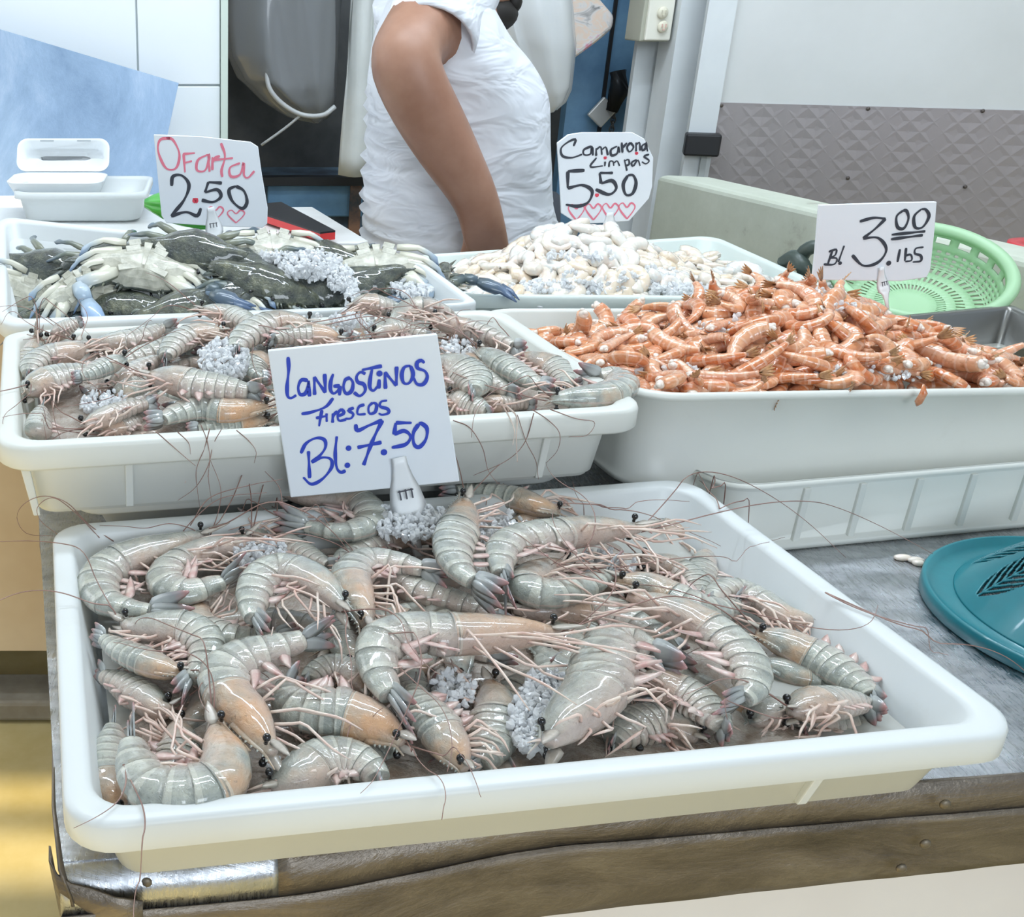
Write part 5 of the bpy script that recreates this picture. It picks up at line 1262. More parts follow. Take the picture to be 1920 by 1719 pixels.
S3 = [
 ('word_upper', M_ink_black, 4.8, [
  [(818,140),(828,108),(795,118),(758,150),(765,188),(810,196),(860,180)],
  [(905,140),(868,158),(870,182),(900,178),(908,142),(912,186)],
  [(928,188),(928,150)],[(928,158),(950,143),(956,182)],[(956,158),(975,145),(985,184)],
  [(1030,140),(1000,158),(1003,185),(1030,175),(1036,140),(1042,172)],
  [(1052,122),(1056,172)],[(1056,148),(1078,124)],
  [(1095,122),(1078,145),(1090,168),(1110,145),(1095,122)],
  [(1122,166),(1122,122)],[(1122,135),(1138,122),(1142,162)],
  [(1168,126),(1150,140),(1152,160),(1168,150),(1170,122),(1178,166)]]),
 ('word_lower', M_ink_black, 4.0, [
  [(930,196),(900,240),(962,236)],[(972,215),(970,238)],[(990,242),(994,215),(1010,215),(1014,236)],[(1014,222),(1030,212),(1042,236)],
  [(1065,205),(1078,260)],[(1066,212),(1085,205),(1088,228),(1068,236)],[(1125,205),(1100,220),(1108,237),(1130,208),(1142,236)],[(1186,180),(1160,190),(1186,210),(1170,226),(1150,216)]]),
 ('price_amount', M_ink_black, 7.0, [
  [(872,258),(790,262)],[(790,262),(790,345)],[(790,345),(860,330),(908,358),(890,412),(840,432),(780,424)],
  [(1010,270),(945,270)],[(945,270),(952,322)],[(952,322),(1005,308),(1026,345),(990,375),(925,350)],
  [(1082,282),(1060,325),(1072,375),(1105,370),(1122,320),(1108,282),(1082,282)]]),
 ('red_point', M_ink_red, 3.4, [heart(932,380,14,14)]), ('red_point', M_ink_red, 3.4, [heart(972,198,10,10)]), ('red_point', M_ink_red, 3.4, [heart(1125,176,10,10)])] + [
 ('drawn_heart', M_ink_pink, 3.6, [heart(x, y, 78, 78)]) for x, y in ((832,462),(915,460),(998,458),(1078,455))]
sign('white octagonal sign with four hearts over the peeled shrimp', [(1045,268),(1066,252),(1092,248),(1186,248),(1208,260),(1225,296),(1223,350),(1217,372),(1180,414),(1130,418),(1085,420),(1053,400),(1050,340)], 1.70, 3, S3, (1143, 398, 1142, 440, 16), c3_)
c4_ = lambda x, y: (1100+x/2.3415, y/2.3415)
S4 = [
 ('price_currency', M_ink_black, 4.6, [[(1080,1095),(1058,1160)],[(1062,1105),(1095,1095),(1090,1120),(1065,1130)],[(1065,1130),(1098,1135),(1085,1160),(1040,1160)],[(1130,1078),(1104,1150)],[(1112,1155),(1112,1155)]]),
 ('price_amount', M_ink_black, 6.2, [[(1198,972),(1260,956),(1312,960)],[(1312,960),(1265,1005),(1213,1046)],[(1213,1046),(1280,1045),(1315,1095),(1280,1150),(1215,1166),(1165,1120)],
  [(1388,924),(1360,950),(1364,996),(1392,1002),(1412,960),(1404,926),(1388,924)],[(1468,918),(1437,950),(1442,998),(1475,996),(1502,950),(1488,920),(1468,918)],
  [(1338,1030),(1486,1015)],[(1335,1050),(1475,1032)],[(1325,1155),(1325,1155)]]),
 ('price_unit', M_ink_black, 5.0, [[(1375,1093),(1364,1150)],[(1402,1088),(1396,1146)],[(1398,1122),(1422,1118),(1426,1142),(1398,1148)],[(1478,1085),(1445,1090),(1440,1112),(1466,1122),(1466,1145),(1430,1150)]])]
sign('white sign with a large black 3 over the orange shrimp heap', [(1537,384),(1600,382),(1690,379),(1757,378),(1753,430),(1745,505),(1738,520),(1690,527),(1600,526),(1524,525),(1530,470)], 1.30, 5, S4, (1650, 500, 1655, 550, 12), c4_)
# ------------------------------------------------------------------ the seller
M_skin = noisy(mat('brown_skin', (0.36, 0.19, 0.125), 0.42, sss=0.15), (0.31, 0.155, 0.10), (0.40, 0.22, 0.15), 9)
M_shirt = mat('white_cotton', (0.84, 0.86, 0.91), 0.85, translucent=0.12)
_f = nz(M_shirt, 9, 2, 0.5, coord(M_shirt, 'Object', (1, 1, 2.2)), 1.6); bump(M_shirt, _f, 0.4, 0.02)
M_trouser = mat('dark_trousers', (0.05, 0.055, 0.07), 0.8)
M_hair = mat('black_hair', (0.015, 0.012, 0.010), 0.6)
YP = 2.16
per = thing('person', 'person in a white T-shirt standing behind the trays, right arm reaching down', 'person', (PY(860, 300, YP).x, YP, 0))
J = dict(pelvis=PY(862, 640, YP), belly=PY(860, 420, YP), chest=PY(845, 160, YP), neck=PY(875, -40, YP), headb=PY(900, -80, YP), headt=PY(905, -200, YP))
zp = 0.84; J['pelvis'].z = zp
rs = PY(800, 40, YP-0.14); re = PY(748, 118, YP-0.25); rm = PY(812, 235, YP-0.24); rw = PY(900, 385, YP-0.23); rh = PY(914, 452, YP-0.22)
ls = V((rs.x+0.06, YP+0.19, rs.z)); le_ = V((rs.x+0.08, YP+0.28, rs.z-0.26)); lw = V((rs.x+0.13, YP+0.26, rs.z-0.50)); lh = V((rs.x+0.15, YP+0.25, rs.z-0.56))
hipr = V((J['pelvis'].x, YP-0.10, zp-0.02)); hipl = V((J['pelvis'].x, YP+0.10, zp-0.02))
verts = [J['pelvis'], J['belly'], J['chest'], J['neck'], J['headb'],
         rs, re, rm, rw, rh, ls, le_, lw, lh,
         hipr, V((hipr.x-0.02, hipr.y, 0.46)), V((hipr.x-0.05, hipr.y, 0.09)), V((hipr.x+0.10, hipr.y, 0.035)),
         hipl, V((hipl.x+0.03, hipl.y, 0.46)), V((hipl.x+0.02, hipl.y, 0.09)), V((hipl.x+0.17, hipl.y, 0.035))]
edges = [(0,1),(1,2),(2,3),(3,4),(2,5),(5,6),(6,7),(7,8),(8,9),(2,10),(10,11),(11,12),(12,13),(0,14),(14,15),(15,16),(16,17),(0,18),(18,19),(19,20),(20,21)]
rad = [0.125, 0.14, 0.13, 0.055, 0.05, 0.070, 0.064, 0.060, 0.040, 0.038, 0.06, 0.05, 0.035, 0.034, 0.085, 0.06, 0.042, 0.034, 0.085, 0.06, 0.042, 0.034]
# fingers of the right hand, rooted inside the palm and curled down
base = len(verts); hd = (rh-rw).normalized()
for hand, wr, sgn in ((9, 8, 1), (13, 12, 1)):
    P_ = verts[hand]; h_ = (P_-verts[wr]).normalized(); side = h_.cross(V((0, 1, 0))).normalized(); nrm_ = side.cross(h_)
    for k, (o_, l_) in enumerate(((-0.024, 0.075), (-0.008, 0.085), (0.009, 0.08), (0.025, 0.062))):
        i0 = len(verts); a = P_ + side*o_ + h_*0.03; b = a + (h_*0.9+nrm_*0.25).normalized()*l_*0.5; c = b + (h_*0.55+nrm_*0.8).normalized()*l_*0.5
        verts += [a, b, c]; rad += [0.0105, 0.009, 0.007]; edges += [(hand, i0), (i0, i0+1), (i0+1, i0+2)]
    i0 = len(verts); a = P_ - side*0.034 - h_*0.005; b = a + (h_*0.8-side*0.35+nrm_*0.3).normalized()*0.05
    verts += [a, b]; rad += [0.011, 0.0085]; edges += [(hand, i0), (i0, i0+1)]
o0 = wloc(per); me = bpy.data.meshes.new('body'); me.from_pydata([tuple(v-o0) for v in verts], edges, []); me.materials.append(M_skin)
body = bpy.data.objects.new('body', me); COL.objects.link(body); body.parent = per
sk = body.modifiers.new('skin', 'SKIN'); sk.use_smooth_shade = True
for i, sv in enumerate(me.skin_vertices[0].data): sv.radius = (rad[i], rad[i]); sv.use_root = (i == 0)
ss_ = body.modifiers.new('sub', 'SUBSURF'); ss_.levels = 2; ss_.render_levels = 2
# head, out of the picture but for the bearded chin
hc = PY(878, -82, YP)
mb = MB(); rings = []
for i in range(15):
    t = i/14; z = lerp(-0.125, 0.12, t); wx = 0.098*sqrt(max(0.02, 1-((t-0.55)/0.56)**2)); off = 0.012*(1-t)
    if t < 0.3: wx *= 0.8+0.2*t/0.3
    rings.append([hc + V((off + wx*cos(2*pi*j/24), 0.078/0.098*wx*sin(2*pi*j/24), z)) for j in range(24)])
mb.loft(rings, True, True, True)
mb.ell(hc+V((0.10, 0, -0.01)), 0.018, 0.014, 0.024, 12, 8); mb.ell(hc+V((-0.005, -0.080, 0.0)), 0.02, 0.008, 0.032, 12, 8); mb.ell(hc+V((0.092, 0, -0.052)), 0.010, 0.024, 0.009, 10, 6)
mb.build('head', M_skin, per)
for sg in (1, -1):
    MB().ell(hc+V((0.084, sg*0.032, 0.022)), 0.010, 0.011, 0.009, 10, 8).build('eye', M_eye, per)
mb = MB(); mb.ell(hc+V((0.040, 0, -0.096)), 0.058, 0.060, 0.036, 20, 12); mb.ell(hc+V((0.085, 0, -0.075)), 0.018, 0.035, 0.022, 12, 8); mb.build('beard', M_hair, per)
mb = MB(); mb.ell(hc+V((-0.015, 0, 0.045)), 0.106, 0.090, 0.095, 24, 14); mb.build('hair', M_hair, per)
# T-shirt: torso and two sleeves
rows = [(-45, 775, 905, 0.11), (-15, 748, 902, 0.165), (25, 728, 922, 0.185), (70, 710, 950, 0.19), (120, 698, 985, 0.19), (175, 692, 1008, 0.185), (240, 690, 1015, 0.18), (310, 690, 1020, 0.18), (380, 691, 1032, 0.18), (430, 690, 1040, 0.182), (470, 690, 1042, 0.184), (530, 692, 1042, 0.182), (600, 700, 1036, 0.178)]
mb = MB(); rings = []; K = 56
for (y, a, b, d) in rows:
    pa = PY(a, y, YP); pb = PY(b, y, YP); c = (pa+pb)/2; h = (pb.x-pa.x)/2; rg = []
    for j in range(K):
        t = 2*pi*j/K; ca, sa = cos(t), sin(t)
        ex = 0.80
        p = c + V((h*abs(ca)**ex*(1 if ca > 0 else -1), d*abs(sa)**ex*(1 if sa > 0 else -1), 0))
        wv = 0.0
        if y > 230 and ca < 0.2: wv += 0.0075*sin(y*0.13+ca*3+sa*2)*sm((y-230)/120)*(0.3+max(0, -ca))
        wv += 0.012*noise.noise(V((p.x*9+sa, p.z*7+p.x*6, sa*1.5)))
        p += V((ca, sa, 0))*wv
        rg.append(p)
    rings.append(rg)
# refine vertically
fine = []
for i in range(len(rings)-1):
    p0 = rings[max(i-1, 0)]; p1 = rings[i]; p2 = rings[i+1]; p3 = rings[min(i+2, len(rings)-1)]
    for k in range(5):
        t = k/5; rg = []
        for a, b, c, d in zip(p0, p1, p2, p3):
            q = 0.5*((2*b)+(c-a)*t+(2*a-5*b+4*c-d)*t*t+(3*b-a-3*c+d)*t**3); rg.append(q)
        row_z = rg[0].z
        fine.append(rg)
fine.append(rings[-1])
lo_z = fine[-1][0].z
for fi, rg in enumerate(fine):
    for j, p in enumerate(rg):
        ca = cos(2*pi*j/K); k = sm((1.17-p.z)/0.12)
        p += V((ca, sin(2*pi*j/K), 0))*(0.006*k*max(0, -ca+0.25)*sin(p.z*260+j*0.25)) + V((ca, sin(2*pi*j/K), 0))*0.004*noise.noise(V((p.x*12, p.z*14, j*0.08)))
mb.loft(fine, True, True, False)
shirt = mb.build('t_shirt', M_shirt, per)
def sleeve(S0, d, L, r0, r1, nm, sq=1.0):
    d = d.normalized(); a = d.cross(V((0, 1, 0))).normalized(); b = d.cross(a).normalized(); mb = MB(); rg = []
    for i in range(9):
        t = i/8; c = S0 + d*(L*t); r_ = lerp(r0, r1, t)
        rg.append([c + a*(r_*cos(2*pi*j/28)*(1+0.05*noise.noise(V((j*0.4, t*4, 1))))) + b*(r_*sq*sin(2*pi*j/28)) for j in range(28)])
    c = S0 + d*(L*0.99)
    rg.append([c + a*((r1-0.006)*cos(2*pi*j/28)) + b*((r1-0.006)*sq*sin(2*pi*j/28)) for j in range(28)])
    c = S0 + d*(L*0.55); rg.append([c + a*((r0-0.02)*cos(2*pi*j/28)) + b*((r0-0.02)*sq*sin(2*pi*j/28)) for j in range(28)])
    mb.loft(rg, True, True, False); return mb.build(nm, M_shirt, shirt)
s0 = PY(838, -12, YP-0.07); s1 = PY(803, 84, YP-0.17)
sleeve(s0 - (s1-s0)*0.15, s1-s0, (s1-s0).length*1.15, 0.092, 0.080, 'sleeve')
sleeve(V((ls.x-0.03, ls.y-0.08, ls.z+0.03)), le_-ls, 0.20, 0.09, 0.08, 'sleeve')
# trousers
for hp_, kn, an in ((14, 15, 16), (18, 19, 20)):
    pass
mb = MB(); mb.tube([J['pelvis']+V((0, 0, 0.09)), J['pelvis'], J['pelvis']-V((0, 0, 0.09))], [0.165, 0.172, 0.150], 20)
for a, b, c in ((14, 15, 16), (18, 19, 20)): mb.tube([verts[a]+V((0, 0, 0.02)), verts[b], verts[c]], [0.105, 0.085, 0.068], 16)
mb.build('trousers', M_trouser, per)
for a in (17, 21):
    mb = MB(); mb.ell(verts[a]-V((0.04, 0, -0.012)), 0.145, 0.052, 0.047, 16, 10); mb.build('shoe', M_hair, per)
# ------------------------------------------------------------------ things behind the trays
def bag_loft(rows, y, d, m, name, parent=None, K=40, seed=0, fold=0.012):
    """rows: (py, px left, px right)"""
    mb = MB(); rg = []
    rows2 = []
    for i in range(len(rows)-1):
        for k in range(4):
            t = k/4; rows2.append(tuple(lerp(a, b, t) for a, b in zip(rows[i], rows[i+1])))
    rows2.append(rows[-1])
    for (py, a, b) in rows2:
        pa = PY(a, py, y); pb = PY(b, py, y); c = (pa+pb)/2; h = (pb.x-pa.x)/2; r = []
        for j in range(K):
            t = 2*pi*j/K; f = fold*noise.noise(V((cos(t)*3+seed, sin(t)*3, c.z*3.0)))+fold*0.7*sin(t*7+c.z*9+seed)*0.5
            r.append(c + V(((h+f)*cos(t), min(d, h*0.9+0.01)*sin(t)+f, 0.02*noise.noise(V((t*1.3, c.z*8, seed))))))
        rg.append(r)
    mb.loft(rg, True, True, True); return mb.build(name, m, parent)
M_bagg = mat('grey_film', (0.30, 0.31, 0.32), 0.22, coat=0.4, alpha=0.72)
M_bagw = mat('white_film', (0.78, 0.80, 0.80), 0.25, coat=0.4, alpha=0.80)
M_cloth = noisy(mat('white_cloth', (0.76, 0.78, 0.76), 0.85), (0.70, 0.72, 0.70), (0.80, 0.82, 0.80), 6)
bg_ = thing('plastic_bag', 'grey see-through plastic bag hanging in the dark doorway', 'bag', PY(530, 0, 2.95))
bag_loft([(-170, 440, 632), (-60, 432, 640), (30, 424, 640), (100, 428, 638), (150, 448, 634), (190, 492, 630), (212, 530, 622), (222, 560, 612)], 2.95, 0.12, M_bagg, 'bag_film', bg_, seed=2, fold=0.02)
mb = MB(); mb.tube(crom([PY(500, 128, 2.84), PY(505, 165, 2.83), PY(530, 195, 2.83), PY(566, 215, 2.83), PY(605, 216, 2.83), PY(628, 200, 2.84)], 24), 0.006, 8)
mb.tube(crom([PY(566, 214, 2.83), PY(535, 240, 2.84), PY(490, 272, 2.85)], 10), 0.0035, 6)
mb.build('bag_knot', mat('clear_film_edge', (0.55, 0.56, 0.56), 0.3, coat=0.3), bg_)
# white apron
ap = MB(); rg = []
for i in range(14):
    t = i/13; py = lerp(-150, 328, t); r = []
    for j in range(14):
        u = j/13; px = lerp(lerp(668, 640, t), 712, u); r.append(PY(px, py, 2.88) + V((0, 0.018*sin(u*9+t*2)+0.01*sin(t*5), 0)))
    rg.append(r)
ap.loft(rg, False); o = ap.build('apron', M_cloth); o.modifiers.new('thick', 'SOLIDIFY').thickness = 0.012
tag(o, 'white cloth apron hanging behind the seller', 'apron')
# white bag on the right of the seller, with something printed in it
bw = thing('plastic_bag', 'white translucent plastic bag hanging before the blue door', 'bag', PY(1010, 60, 2.72))
bag_loft([(-150, 930, 1040), (-60, 926, 1062), (20, 925, 1072), (80, 940, 1075), (130, 962, 1070), (170, 985, 1066), (195, 1005, 1056), (208, 1018, 1040)], 2.72, 0.09, M_bagw, 'bag_film', bw, seed=5, fold=0.016)
pk = thing('printed_packet', 'packet with coloured print in a clear bag behind the white bag', 'packet', PY(1110, 60, 2.80))
pts = [(1040, -60), (1120, -60), (1128, 0), (1154, 30), (1150, 55), (1120, 80), (1062, 122), (1050, 60)]
f = [PY(a, b, 2.79) for a, b in pts]; k = len(f); mb = MB()
mb.add(f + [p+V((0, 0.05, 0)) for p in f], [tuple(range(k)), tuple(reversed(range(k, 2*k)))] + [(i, i+k, (i+1) % k+k, (i+1) % k) for i in range(k)])
M_print = mat('coloured_print', (0.7, 0.66, 0.62), 0.3, coat=0.3)
_f = nz(M_print, 13, 3, 0.6, coord(M_print, 'Object', (1, 1, 2)), 1.0)
LK(M_print, ramp(M_print, _f, [(0.30, (0.25, 0.24, 0.24)), (0.42, (0.72, 0.68, 0.66)), (0.52, (0.80, 0.62, 0.50)), (0.60, (0.74, 0.72, 0.70)), (0.70, (0.80, 0.28, 0.40)), (0.78, (0.72, 0.74, 0.45))]), BS(M_print).inputs['Base Color'])
bevel(mb.build('packet_body', M_print, pk, smooth=False), 0.012, 3)
# dark blue cabinet low in the doorway
cb = thing('cupboard', 'chipped dark blue cupboard low in the doorway', 'cupboard', PY(590, 440, 3.0))
zt_ = PY(590, 330, 3.0).z; xl = PY(480, 380, 3.0).x; xr_ = PY(700, 380, 3.0).x
MB().box(((xl+xr_)/2, 3.08, zt_/2), (xr_-xl, 0.16, zt_)).build('cupboard_body', M_bluedark, cb, smooth=False)
bevel(MB().box(((xl+xr_)/2, 2.995, PY(590, 375, 3.0).z), (xr_-xl-0.06, 0.02, 0.085)).build('drawer_front', M_blue, cb, smooth=False), 0.004)
MB().box((PY(665, 400, 2.98).x, 2.99, zt_/2), (0.03, 0.03, zt_)).build('post', noisy(mat('rusty_paint', (0.15, 0.10, 0.08), 0.7), (0.05, 0.06, 0.07), (0.30, 0.16, 0.10), 14), cb, smooth=False)
MB().box(((xl+xr_)/2, 2.99, zt_-0.01), (xr_-xl+0.02, 0.04, 0.022)).build('cupboard_top', mat('black_top', (0.02, 0.022, 0.025), 0.4), cb, smooth=False)
# white tub and foam box on the work counter, left
tub = thing('plastic_tub', 'white plastic tub behind the crab tray at the left', 'tub', PY(150, 420, 2.02))
yt = 2.0
def ptub(px, py, y): return PY(px, py, y)
a = ptub(22, 362, yt); b = ptub(276, 362, yt); zt2 = a.z
q = [V((a.x, yt, zt2)), V((b.x, yt, zt2)), V((b.x+0.0, yt+0.20, zt2)), V((a.x, yt+0.20, zt2))]
mb = MB(); rr = [quad_loop(q, i_, z_, 0.025) for i_, z_ in ((0.024, -zt2+0.902), (0.016, -zt2+0.906), (0.008, -0.012), (0.0, -0.012), (0.0, 0), (0.008, 0), (0.010, -0.006), (0.03, -zt2+0.91))]
mb.loft(rr, True, True, True); mb.build('tub_body', M_plastic, tub)
fb = thing('foam_container', 'open white foam food box standing on the tub rim', 'food box', PY(100, 350, yt+0.03))
yb_ = yt+0.02
a = PY(8, 352, yb_); b = PY(192, 352, yb_); zz_ = zt2-0.014
q = [V((a.x, yb_, zz_+0.028)), V((b.x, yb_, zz_+0.028)), V((b.x, yb_+0.13, zz_+0.028)), V((a.x, yb_+0.13, zz_+0.028))]
mb = MB(); rr = [quad_loop(q, i_, z_, 0.03) for i_, z_ in ((0.016, -0.028), (0.012, -0.026), (0.0, -0.001), (0.0, 0), (0.006, 0), (0.016, -0.022), (0.03, -0.023))]
M_styro = mat('white_foam', (0.86, 0.89, 0.90), 0.6, translucent=0.15)
mb.loft(rr, True, True, True); mb.build('box_base', M_styro, fb)
hl = yb_+0.13
q = [V((a.x, hl, zz_+0.030)), V((b.x, hl, zz_+0.030)), V((b.x, hl+0.040, zz_+0.086)), V((a.x, hl+0.040, zz_+0.086))]
nn_ = V((0, 0.9, -0.42)).normalized()
def tilt_loop(q, inset, off, r):
    L_ = quad_loop(q, inset, 0, r); return [p + nn_*off for p in L_]
mb = MB(); rr = [tilt_loop(q, i_, o_, 0.02) for i_, o_ in ((0.0, 0.0), (0.006, 0.0), (0.014, 0.022), (0.03, 0.023), (0.03, 0.026), (0.012, 0.026), (0.0, 0.003))]
mb.loft(rr, True, False, False); mb.add(rr[3], [tuple(range(len(rr[3])))]); lid = mb.build('box_lid', M_styro, fb)
for u in (0.32, 0.72):
    c = q[3].lerp(q[2], u) + V((0, -0.001, -0.004)); MB().box(c, (0.026, 0.006, 0.003)).build('lid_slot', mat('slot_grey', (0.45, 0.48, 0.5), 0.6), lid, smooth=False)
# bright green bag behind the offer sign, red edged black case
gb = MB(); c = PY(350, 415, 1.80)
rg = []
for i in range(12):
    t = i/11; r = []
    for j in range(24):
        a = 2*pi*j/24; s_ = sin(pi*(0.06+0.88*t)); n_ = 1+0.25*noise.noise(V((cos(a)*2, sin(a)*2, t*4)))
        r.append(V((PY(lerp(272, 462, t), 415, 1.80).x, 1.80, 0)) + V((0, 0.06*s_*n_*sin(a), 0.9395 + lerp(0.034, 0.020, t)*s_*n_*cos(a) + lerp(0.034, 0.014, t))))
    rg.append(r)
gb.loft(rg, True, True, True)
tag(gb.build('plastic_bag', mat('bright_green_film', (0.10, 0.55, 0.07), 0.3, coat=0.4, translucent=0.3)), 'crumpled bright green plastic bag behind the offer sign', 'bag')
rc = thing('knife_case', 'flat black case with a red edge on the work counter behind the crabs', 'case', PZ(545, 440, 0.903))
p = PZ(500, 418, 0.905); p2 = PZ(600, 452, 0.905); d_ = V((p2.x-p.x, p2.y-p.y, 0)); d_.normalize(); s_ = V((-d_.y, d_.x, 0))
qa = [p - d_*0.10, p2, p2 + s_*0.03, p - d_*0.10 + s_*0.09]
up_ = V((0, 0, 0.012))
MB().hexa(qa, [v+up_ for v in qa]).build('case_side', mat('red_edge', (0.70, 0.05, 0.05), 0.35), rc, smooth=False)
MB().hexa([v+up_ for v in qa], [v+up_*1.25 for v in qa]).build('case_top', mat('case_black', (0.015, 0.015, 0.018), 0.35), rc, smooth=False)
# light green colander on the right
M_green = mat('mint_plastic', (0.50, 0.75, 0.48), 0.35, translucent=0.25)
co = thing('colander', 'mint green plastic colander tilted behind the orange shrimp', 'colander', PY(1735, 520, 1.50))
cc = PY(1728, 502, 1.52); nrm = V((-0.16, -0.36, 0.92)).normalized(); ea = V((1, 0.15, 0)); ea = (ea - nrm*ea.dot(nrm)).normalized(); eb = nrm.cross(ea)
def cpt(r, h, a): return cc + (ea*(r*cos(a)) + eb*(r*sin(a)) + nrm*h)*0.9
mb = MB(); K = 64
mb.loft([[cpt(r, h, 2*pi*j/K) for j in range(K)] for r, h in ((0.118, -0.010), (0.130, -0.012), (0.132, -0.004), (0.128, 0.002), (0.120, 0.003), (0.114, -0.002), (0.113, -0.010), (0.118, -0.010))], True)
mb.build('rim', M_green, co)
mb = MB(); NR = 22; NK = 110; vs = []; fs = []
prof = [(0.116-0.028*(i/NR)**1.6 if i < 15 else lerp(0.101, 0.012, (i-15)/(NR-15)), -0.010-0.055*sin(min(i/15, 1)*pi/2) - (0.004*(i-15)/7 if i > 15 else 0)) for i in range(NR+1)]
for r, h in prof:
    for j in range(NK): vs.append(cpt(r, h, 2*pi*j/NK))
for i in range(NR):
    for j in range(NK):
        if i in (1, 2) and (j % 5) in (1, 2, 3): continue
        if 3 < i < 21 and i % 2 == 1 and j % 2 == 0: continue
        fs.append((i*NK+j, i*NK+(j+1) % NK, (i+1)*NK+(j+1) % NK, (i+1)*NK+j))
fs.append(tuple(NR*NK+j for j in range(NK)))
o = mk('bowl', vs, fs, M_green, co); o.modifiers.new('thick', 'SOLIDIFY').thickness = 0.0022
# dark rubber hose end by the ledge
hz_ = MB(); hz_.tube(crom([PY(1470, 493, 1.62), PY(1490, 482, 1.60), PY(1506, 500, 1.58), PY(1515, 520, 1.58)], 14), [0.011]*14, 10); hz_.tube(crom([PY(1500, 486, 1.60), PY(1512, 468, 1.59), PY(1535, 462, 1.58), PY(1560, 470, 1.60)], 14), [0.010]*14, 10)
tag(hz_.build('hose', mat('dark_green_rubber', (0.06, 0.08, 0.07), 0.35)), 'short dark rubber hose between the peeled shrimp and the colander', 'hose')
# red rimmed tub on the ledge
rt = thing('red_tub', 'red rimmed tub holding something white on the ledge at the right edge', 'tub', PY(1930, 460, 1.75))
cx_ = PY(1864, 444, 1.78); zr_ = cx_.z; q = [V((cx_.x-0.01, 1.58, zr_)), V((cx_.x+0.28, 1.54, zr_)), V((cx_.x+0.31, 1.76, zr_)), V((cx_.x, 1.78, zr_))]
mb = MB(); mb.loft([quad_loop(q, i_, z_, 0.05) for i_, z_ in ((0.02, -0.05), (0.004, -0.022), (0.0, -0.022), (0.0, 0), (0.014, 0), (0.018, -0.01), (0.03, -0.045))], True, True, True); mb.build('tub_body', mat('red_plastic', (0.62, 0.04, 0.05), 0.35), rt)
mb = MB(); mb.loft([quad_loop(q, 0.02, -0.012, 0.04), quad_loop(q, 0.05, -0.006, 0.03), quad_loop(q, 0.10, -0.004, 0.01)], True, True, True); mb.build('tub_filling', M_styro, rt)
# grey metal pan behind the orange tray on the right
pn_ = thing('metal_pan', 'grey metal pan with liquid behind the orange shrimp tray', 'pan', PZ(1850, 620, 0.85))
zr_ = 0.905; k0 = PZ(1895, 571, zr_); k1 = PZ(1700, 590, zr_); w_ = (V((k1.x, k1.y, 0))-V((k0.x, k0.y, 0))).normalized(); k2 = PZ(1990, 612, zr_); d__ = (V((k2.x, k2.y, 0))-V((k0.x, k0.y, 0))).normalized()
q = [k0 + w_*0.20 + d__*0.16, k0 + d__*0.16, k0, k0 + w_*0.20]
M_pan = mat('dull_pan_metal', (0.30, 0.30, 0.29), 0.35, 0.85)
mb = MB(); mb.loft([quad_loop(q, i_, z_, 0.008) for i_, z_ in ((0.006, -zr_+ZT+0.002), (0.004, -0.004), (0.0, -0.003), (0.0, 0.0), (0.008, 0.0), (0.010, -0.004), (0.012, -0.060), (0.02, -0.062))], True, True, True); mb.build('pan_body', M_pan, pn_)
mb = MB(); lo_ = quad_loop(q, 0.0125, -0.048, 0.008); mb.add(lo_, [tuple(range(len(lo_)))]); mb.build('pan_liquid', mat('greyish_liquid', (0.55, 0.55, 0.50), 0.08), pn_, smooth=False)
# teal food cover with leaf cut-outs, right front
M_teal = noisy(mat('teal_plastic', (0.02, 0.25, 0.32), 0.32, coat=0.2), (0.010, 0.15, 0.185), (0.02, 0.22, 0.26), 8)
fc = thing('food_cover', 'teal plastic food cover with leaf cut-outs at the right edge', 'food cover', PZ(2090, 1150, ZT))
Cc_ = PZ(2094, 1152, ZT+0.012); RR = 0.142
mb = MB(); K = 120
mb.loft([[Cc_ + V((r*cos(2*pi*j/K), r*sin(2*pi*j/K), h)) for j in range(K)] for r, h in ((RR-0.004, -0.0115), (RR, -0.0105), (RR, 0.001), (RR-0.0015, 0.0025), (RR-0.004, 0.0022), (RR-0.007, -0.004), (RR-0.022, -0.005), (RR-0.026, -0.003))], True)
mb.build('rim', M_teal, fc)
LEAF = []
for k in range(8):
    a = pi + 0.42 - k*0.62
    LEAF.append((a, 0.020))
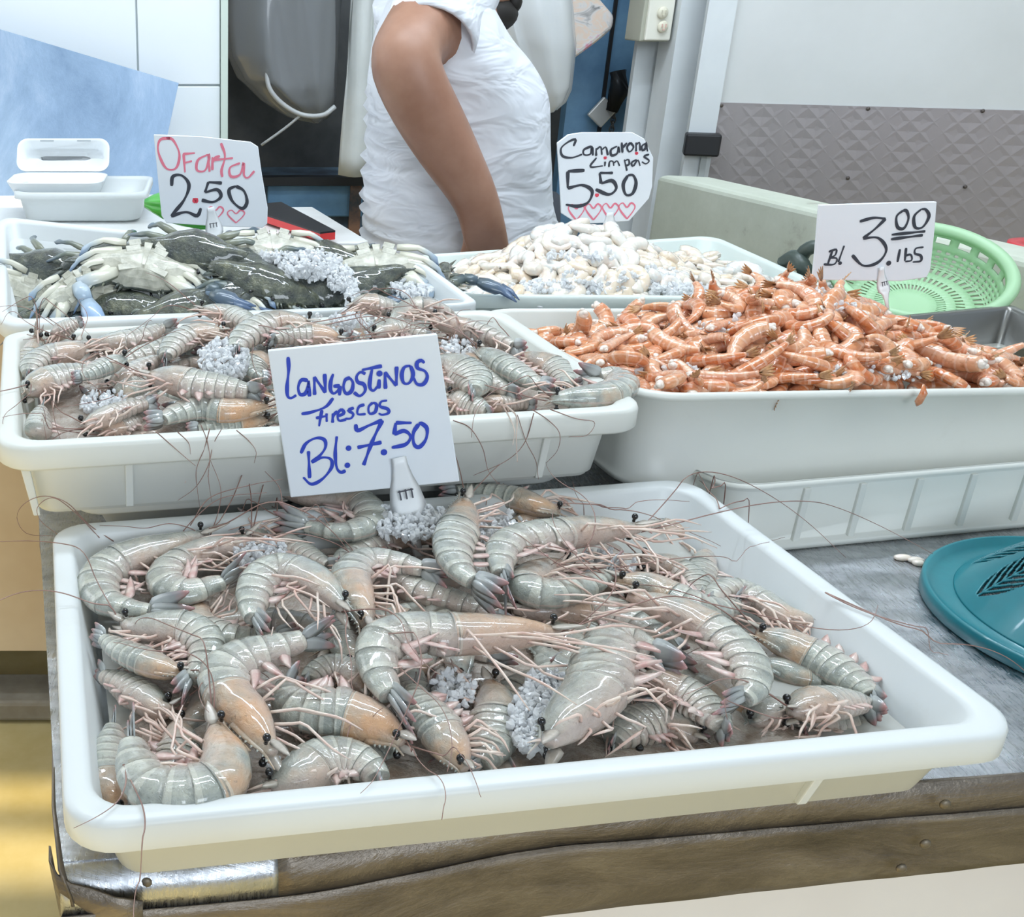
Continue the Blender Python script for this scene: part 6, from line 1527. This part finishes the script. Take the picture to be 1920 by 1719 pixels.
def leaf_hole(r, a):
    for la, _ in LEAF:
        da = (a-la+pi) % (2*pi) - pi
        x = RR-0.030-r; L_ = 0.075; y = da*r            # x runs up the dome
        if x < 0.004 or x > L_: continue
        t = x/L_; w = 0.019*sin(pi*min(1, t**0.8))
        if abs(y) > w: continue
        if abs(y) < 0.0009 or abs(y) > w-0.0010: return False
        ph = (x - abs(y)*0.9)/0.0062
        return (ph % 1.0) > 0.30
    return False
NRr = 110; NKk = 520; vs = []; fs = []
for i in range(NRr+1):
    r = lerp(RR-0.025, 0.004, i/NRr); h = -0.003 + 0.075*sin(pi/2*(i/NRr))**1.0
    for j in range(NKk): 
        a = 2*pi*j/NKk; vs.append(Cc_ + V((r*cos(a), r*sin(a), h)))
for i in range(NRr):
    r = lerp(RR-0.025, 0.004, (i+0.5)/NRr)
    for j in range(NKk):
        if leaf_hole(r, 2*pi*(j+0.5)/NKk): continue
        fs.append((i*NKk+j, i*NKk+(j+1) % NKk, (i+1)*NKk+(j+1) % NKk, (i+1)*NKk+j))
o = mk('dome', vs, fs, M_teal, fc); o.modifiers.new('thick', 'SOLIDIFY').thickness = 0.0018
# scraps on the table
for k, (px, py, s_) in enumerate(((1690, 1044, 0.006), (1705, 1048, 0.004), (1718, 1051, 0.007))):
    pass
mb = MB(); 
for px, py, rx in ((1693, 1045, 0.009), (1717, 1050, 0.008), (1722, 1055, 0.006)):
    mb.ell(PZ(px, py, ZT+0.002), rx, 0.005, 0.003, 12, 6)
tag(mb.build('shell_scrap', M_flesh), 'small white scrap lying on the steel table top', 'scrap')
sc_ = MB(); p = PP(1722, 741, Q3[0].lerp(Q3[1], 0.5)+V((0, -0.003, 0)), V((0, -1, 0.0)))
sc_.tube([p+V((0.001, -0.002, 0.012)), p+V((0.002, -0.004, 0.004)), p+V((-0.001, -0.004, -0.006)), p+V((-0.001, -0.003, -0.010))], [0.001, 0.0035, 0.0035, 0.0008], 8)
tag(sc_.build('shell_scrap', M_orange), 'orange tail shell stuck on the front rim of the orange shrimp tray', 'scrap')
bpy.context.view_layer.update()
